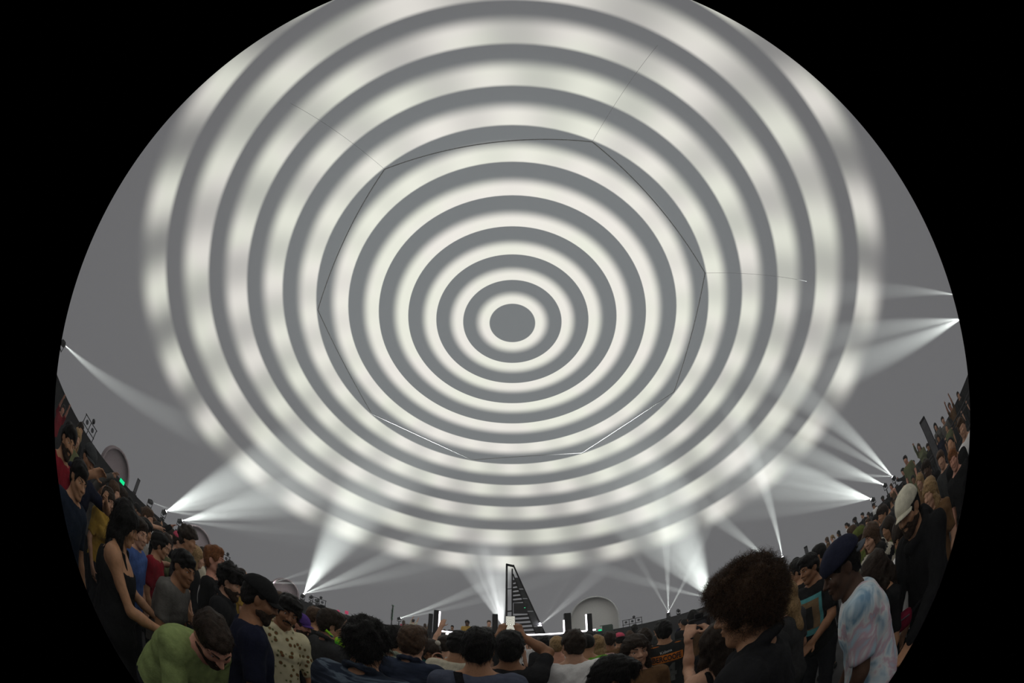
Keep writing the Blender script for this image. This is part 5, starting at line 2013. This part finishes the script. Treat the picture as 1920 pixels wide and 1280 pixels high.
wl, wr = CM_R.matrix_world @ CM_J['hands']['L'], CM_R.matrix_world @ CM_J['hands']['R']
c = wl.lerp(wr, 0.62) + Vector((0.015, 0.03, 0.02))
cm = empty('photo_camera', c, CM_R.rotation_euler.z - 0.3)
tag(cm, 'black photo camera held up by the long-haired woman', 'camera')
bm = bmesh.new()
add_box(bm, (0, 0, 0), (0.135, 0.060, 0.095), bevel=0.010)
bd = bm_obj('camera_body', bm, stage_black, cm)
bm = bmesh.new()
add_box(bm, (0, -0.005, 0.060), (0.055, 0.050, 0.035), bevel=0.008)
bm_obj('viewfinder', bm, stage_black, cm)
bm = bmesh.new()
add_tube(bm, (0, 0.025, 0), (0, 0.105, 0), 0.040, 0.044, 18)
ln = bm_obj('camera_lens', bm, stage_black, cm)
bm = bmesh.new()
add_box(bm, (0, -0.031, 0.0), (0.075, 0.002, 0.055))
bm_obj('screen', bm, lens_off, cm)
bm = bmesh.new()
for i in range(14):
    a, b = math.radians(360 / 14 * i), math.radians(360 / 14 * (i + 1))
    w_ = CM_J['WR'] + (CM_J['ER'] - CM_J['WR']).normalized() * 0.03
    fr = frame_z(CM_J['ER'] - CM_J['WR'])
    for q in (0, 0.012):
        add_tube(bm, w_ + fr @ Vector((0.031 * math.cos(a), 0.031 * math.sin(a), q)), w_ + fr @ Vector((0.031 * math.cos(b), 0.031 * math.sin(b), q)), 0.004, seg=5)
bm_obj('bracelet', bm, mat('bracelet_white', (0.6, 0.56, 0.5), 0.5), CM_R, True)
bm = bmesh.new()
for i in range(14):
    a, b = math.radians(360 / 14 * i), math.radians(360 / 14 * (i + 1))
    w_ = CM_J['WL'] + (CM_J['EL'] - CM_J['WL']).normalized() * 0.02
    fr = frame_z(CM_J['EL'] - CM_J['WL'])
    add_tube(bm, w_ + fr @ Vector((0.031 * math.cos(a), 0.031 * math.sin(a), 0)), w_ + fr @ Vector((0.031 * math.cos(b), 0.031 * math.sin(b), 0)), 0.007, seg=5)
bm_obj('wristband', bm, stage_black, CM_R, True)

# green tinsel totem and pink paddles above the crowd
t = at(737, 1134, 6.6)
tt = empty('totem', (t.x, t.y, 0))
tag(tt, 'green tinsel totem on a pole above the crowd', 'totem')
bm = bmesh.new()
add_tube(bm, (0, 0, 1.0), (0, 0, t.z - 0.02), 0.012, seg=8)
bm_obj('pole', bm, grey_metal, tt)
bm = bmesh.new()
H_ = 0.34
for i in range(240):
    z = t.z - H_ * rng.random()
    a = rng.uniform(0, 6.28)
    r = rng.uniform(0.022, 0.042)
    p0 = Vector((0, 0, z))
    p1 = p0 + Vector((r * math.cos(a), r * math.sin(a), rng.uniform(-0.02, 0.02)))
    s = Vector((-math.sin(a), math.cos(a), 0.4)) * 0.006
    q = [bm.verts.new(v) for v in (p0 - s, p0 + s, p1 + s * 0.4, p1 - s * 0.4)]
    bm.faces.new(q)
o = bm_obj('tinsel', bm, mat('tinsel_green', (0.02, 0.22, 0.05), 0.35, 0.3), tt)
o['kind'] = 'stuff'
PK = mat('paddle_pink', (0.85, 0.10, 0.22), 0.6, emit=0.25, noise=0.02)
for px, py, rnd, lb in ((634, 1146, True, 'round pink paddle held above the left crowd'), (650, 1148, False, 'square pink paddle held above the left crowd')):
    t = at(px, py, 7.6)
    pd = empty('paddle', (t.x, t.y, t.z), math.atan2(-t.x, t.y))
    tag(pd, lb, 'paddle')
    bm = bmesh.new()
    if rnd:
        add_tube(bm, (0, -0.01, 0), (0, 0.01, 0), 0.042, seg=18)
    else:
        add_box(bm, (0, 0, 0), (0.085, 0.02, 0.085), bevel=0.006)
    bm_obj('face', bm, PK, pd)
    bm = bmesh.new()
    add_tube(bm, (0, 0, -0.6), (0, 0, -0.035), 0.007, seg=6)
    bm_obj('stick', bm, grey_metal, pd)

# neon bag on the shoulder in front of the dark jacket, pinkish bag at the teal hood, red bag at the right
neon = ramp_mat('neon_fabric', [(0.35, (0.10, 0.62, 0.05)), (0.52, (0.45, 0.75, 0.02)), (0.60, (0.02, 0.06, 0.20)), (0.70, (0.12, 0.70, 0.10))], 'noise', 18.0)
t = at(648, 1212, 2.42)
nb = empty('shoulder_bag', t, 0.5)
tag(nb, 'neon green and blue shoulder bag left of the black bob', 'bag')
f_ = Field(*(axis(-0.2, 0.2, 0.012, []) for _ in range(3)))
f_.ell((0, 0, 0), (0.10, 0.04, 0.055), rot('Y', 30), 0.0)
f_.ripple(0.004, 30, 4)
link_me('pouch', field_mesh(f_, 'pouch', 1), neon, nb)
bm = bmesh.new()
add_tube(bm, (-0.10, 0, 0.05), (-0.16, 0, 0.09), 0.012, seg=8)
bm_obj('strap', bm, neon, nb)
bm = bmesh.new()
add_tube(bm, (0.07, 0, -0.05), (0.13, 0, -0.09), 0.014, 0.008, seg=8)
bm_obj('strap', bm, neon, nb)

pinkish = ramp_mat('pinkish_fabric', [(0.40, (0.42, 0.14, 0.12)), (0.55, (0.62, 0.36, 0.27)), (0.66, (0.45, 0.34, 0.20))], 'noise', 22.0)
t = at(828, 1256, 2.68)
pb = empty('hand_bag', t, 0.2)
tag(pb, 'pinkish patterned bag held below the teal hood', 'bag')
f_ = Field(*(axis(-0.25, 0.25, 0.012, []) for _ in range(3)))
f_.ell((0, 0, 0), (0.085, 0.05, 0.095), rot('Y', -25), 0.0)
f_.ell((-0.03, 0, 0.08), (0.05, 0.04, 0.04), None, 0.03)
f_.ripple(0.005, 36, 9)
link_me('pouch', field_mesh(f_, 'pouch', 1), pinkish, pb)
bm = bmesh.new()
for i in range(8):
    a, b = math.radians(180 * i / 8), math.radians(180 * (i + 1) / 8)
    add_tube(bm, (0.05 * math.cos(a) - 0.03, 0, 0.11 + 0.05 * math.sin(a)), (0.05 * math.cos(b) - 0.03, 0, 0.11 + 0.05 * math.sin(b)), 0.006, seg=6)
bm_obj('handle', bm, pinkish, pb)

t = at(1681, 1172, 1.82)
rb = empty('belt_bag', t, math.atan2(-t.x, t.y))
tag(rb, 'dark red bag at waist height below the cream cap', 'bag')
f_ = Field(*(axis(-0.25, 0.25, 0.012, []) for _ in range(3)))
f_.box((0, 0, 0), (0.11, 0.05, 0.05), Matrix.Identity(3), 0.03)
f_.ripple(0.003, 30, 2)
link_me('pouch', field_mesh(f_, 'pouch', 1), cloth('bag_red', (0.20, 0.012, 0.035)), rb)
bm = bmesh.new()
add_tube(bm, (-0.09, -0.052, 0.028), (0.09, -0.052, 0.028), 0.004, seg=6)
bm_obj('zip', bm, grey_metal, rb)
bm = bmesh.new()
add_tube(bm, (0.10, 0, 0.01), (0.26, 0.06, 0.03), 0.015, seg=8)
bm_obj('strap', bm, cloth('strap_black', (0, 0, 0)), rb)
bm = bmesh.new()
add_tube(bm, (-0.10, 0, 0.01), (-0.20, 0.10, 0.03), 0.015, seg=8)
bm_obj('strap', bm, cloth('strap_black', (0, 0, 0)), rb)
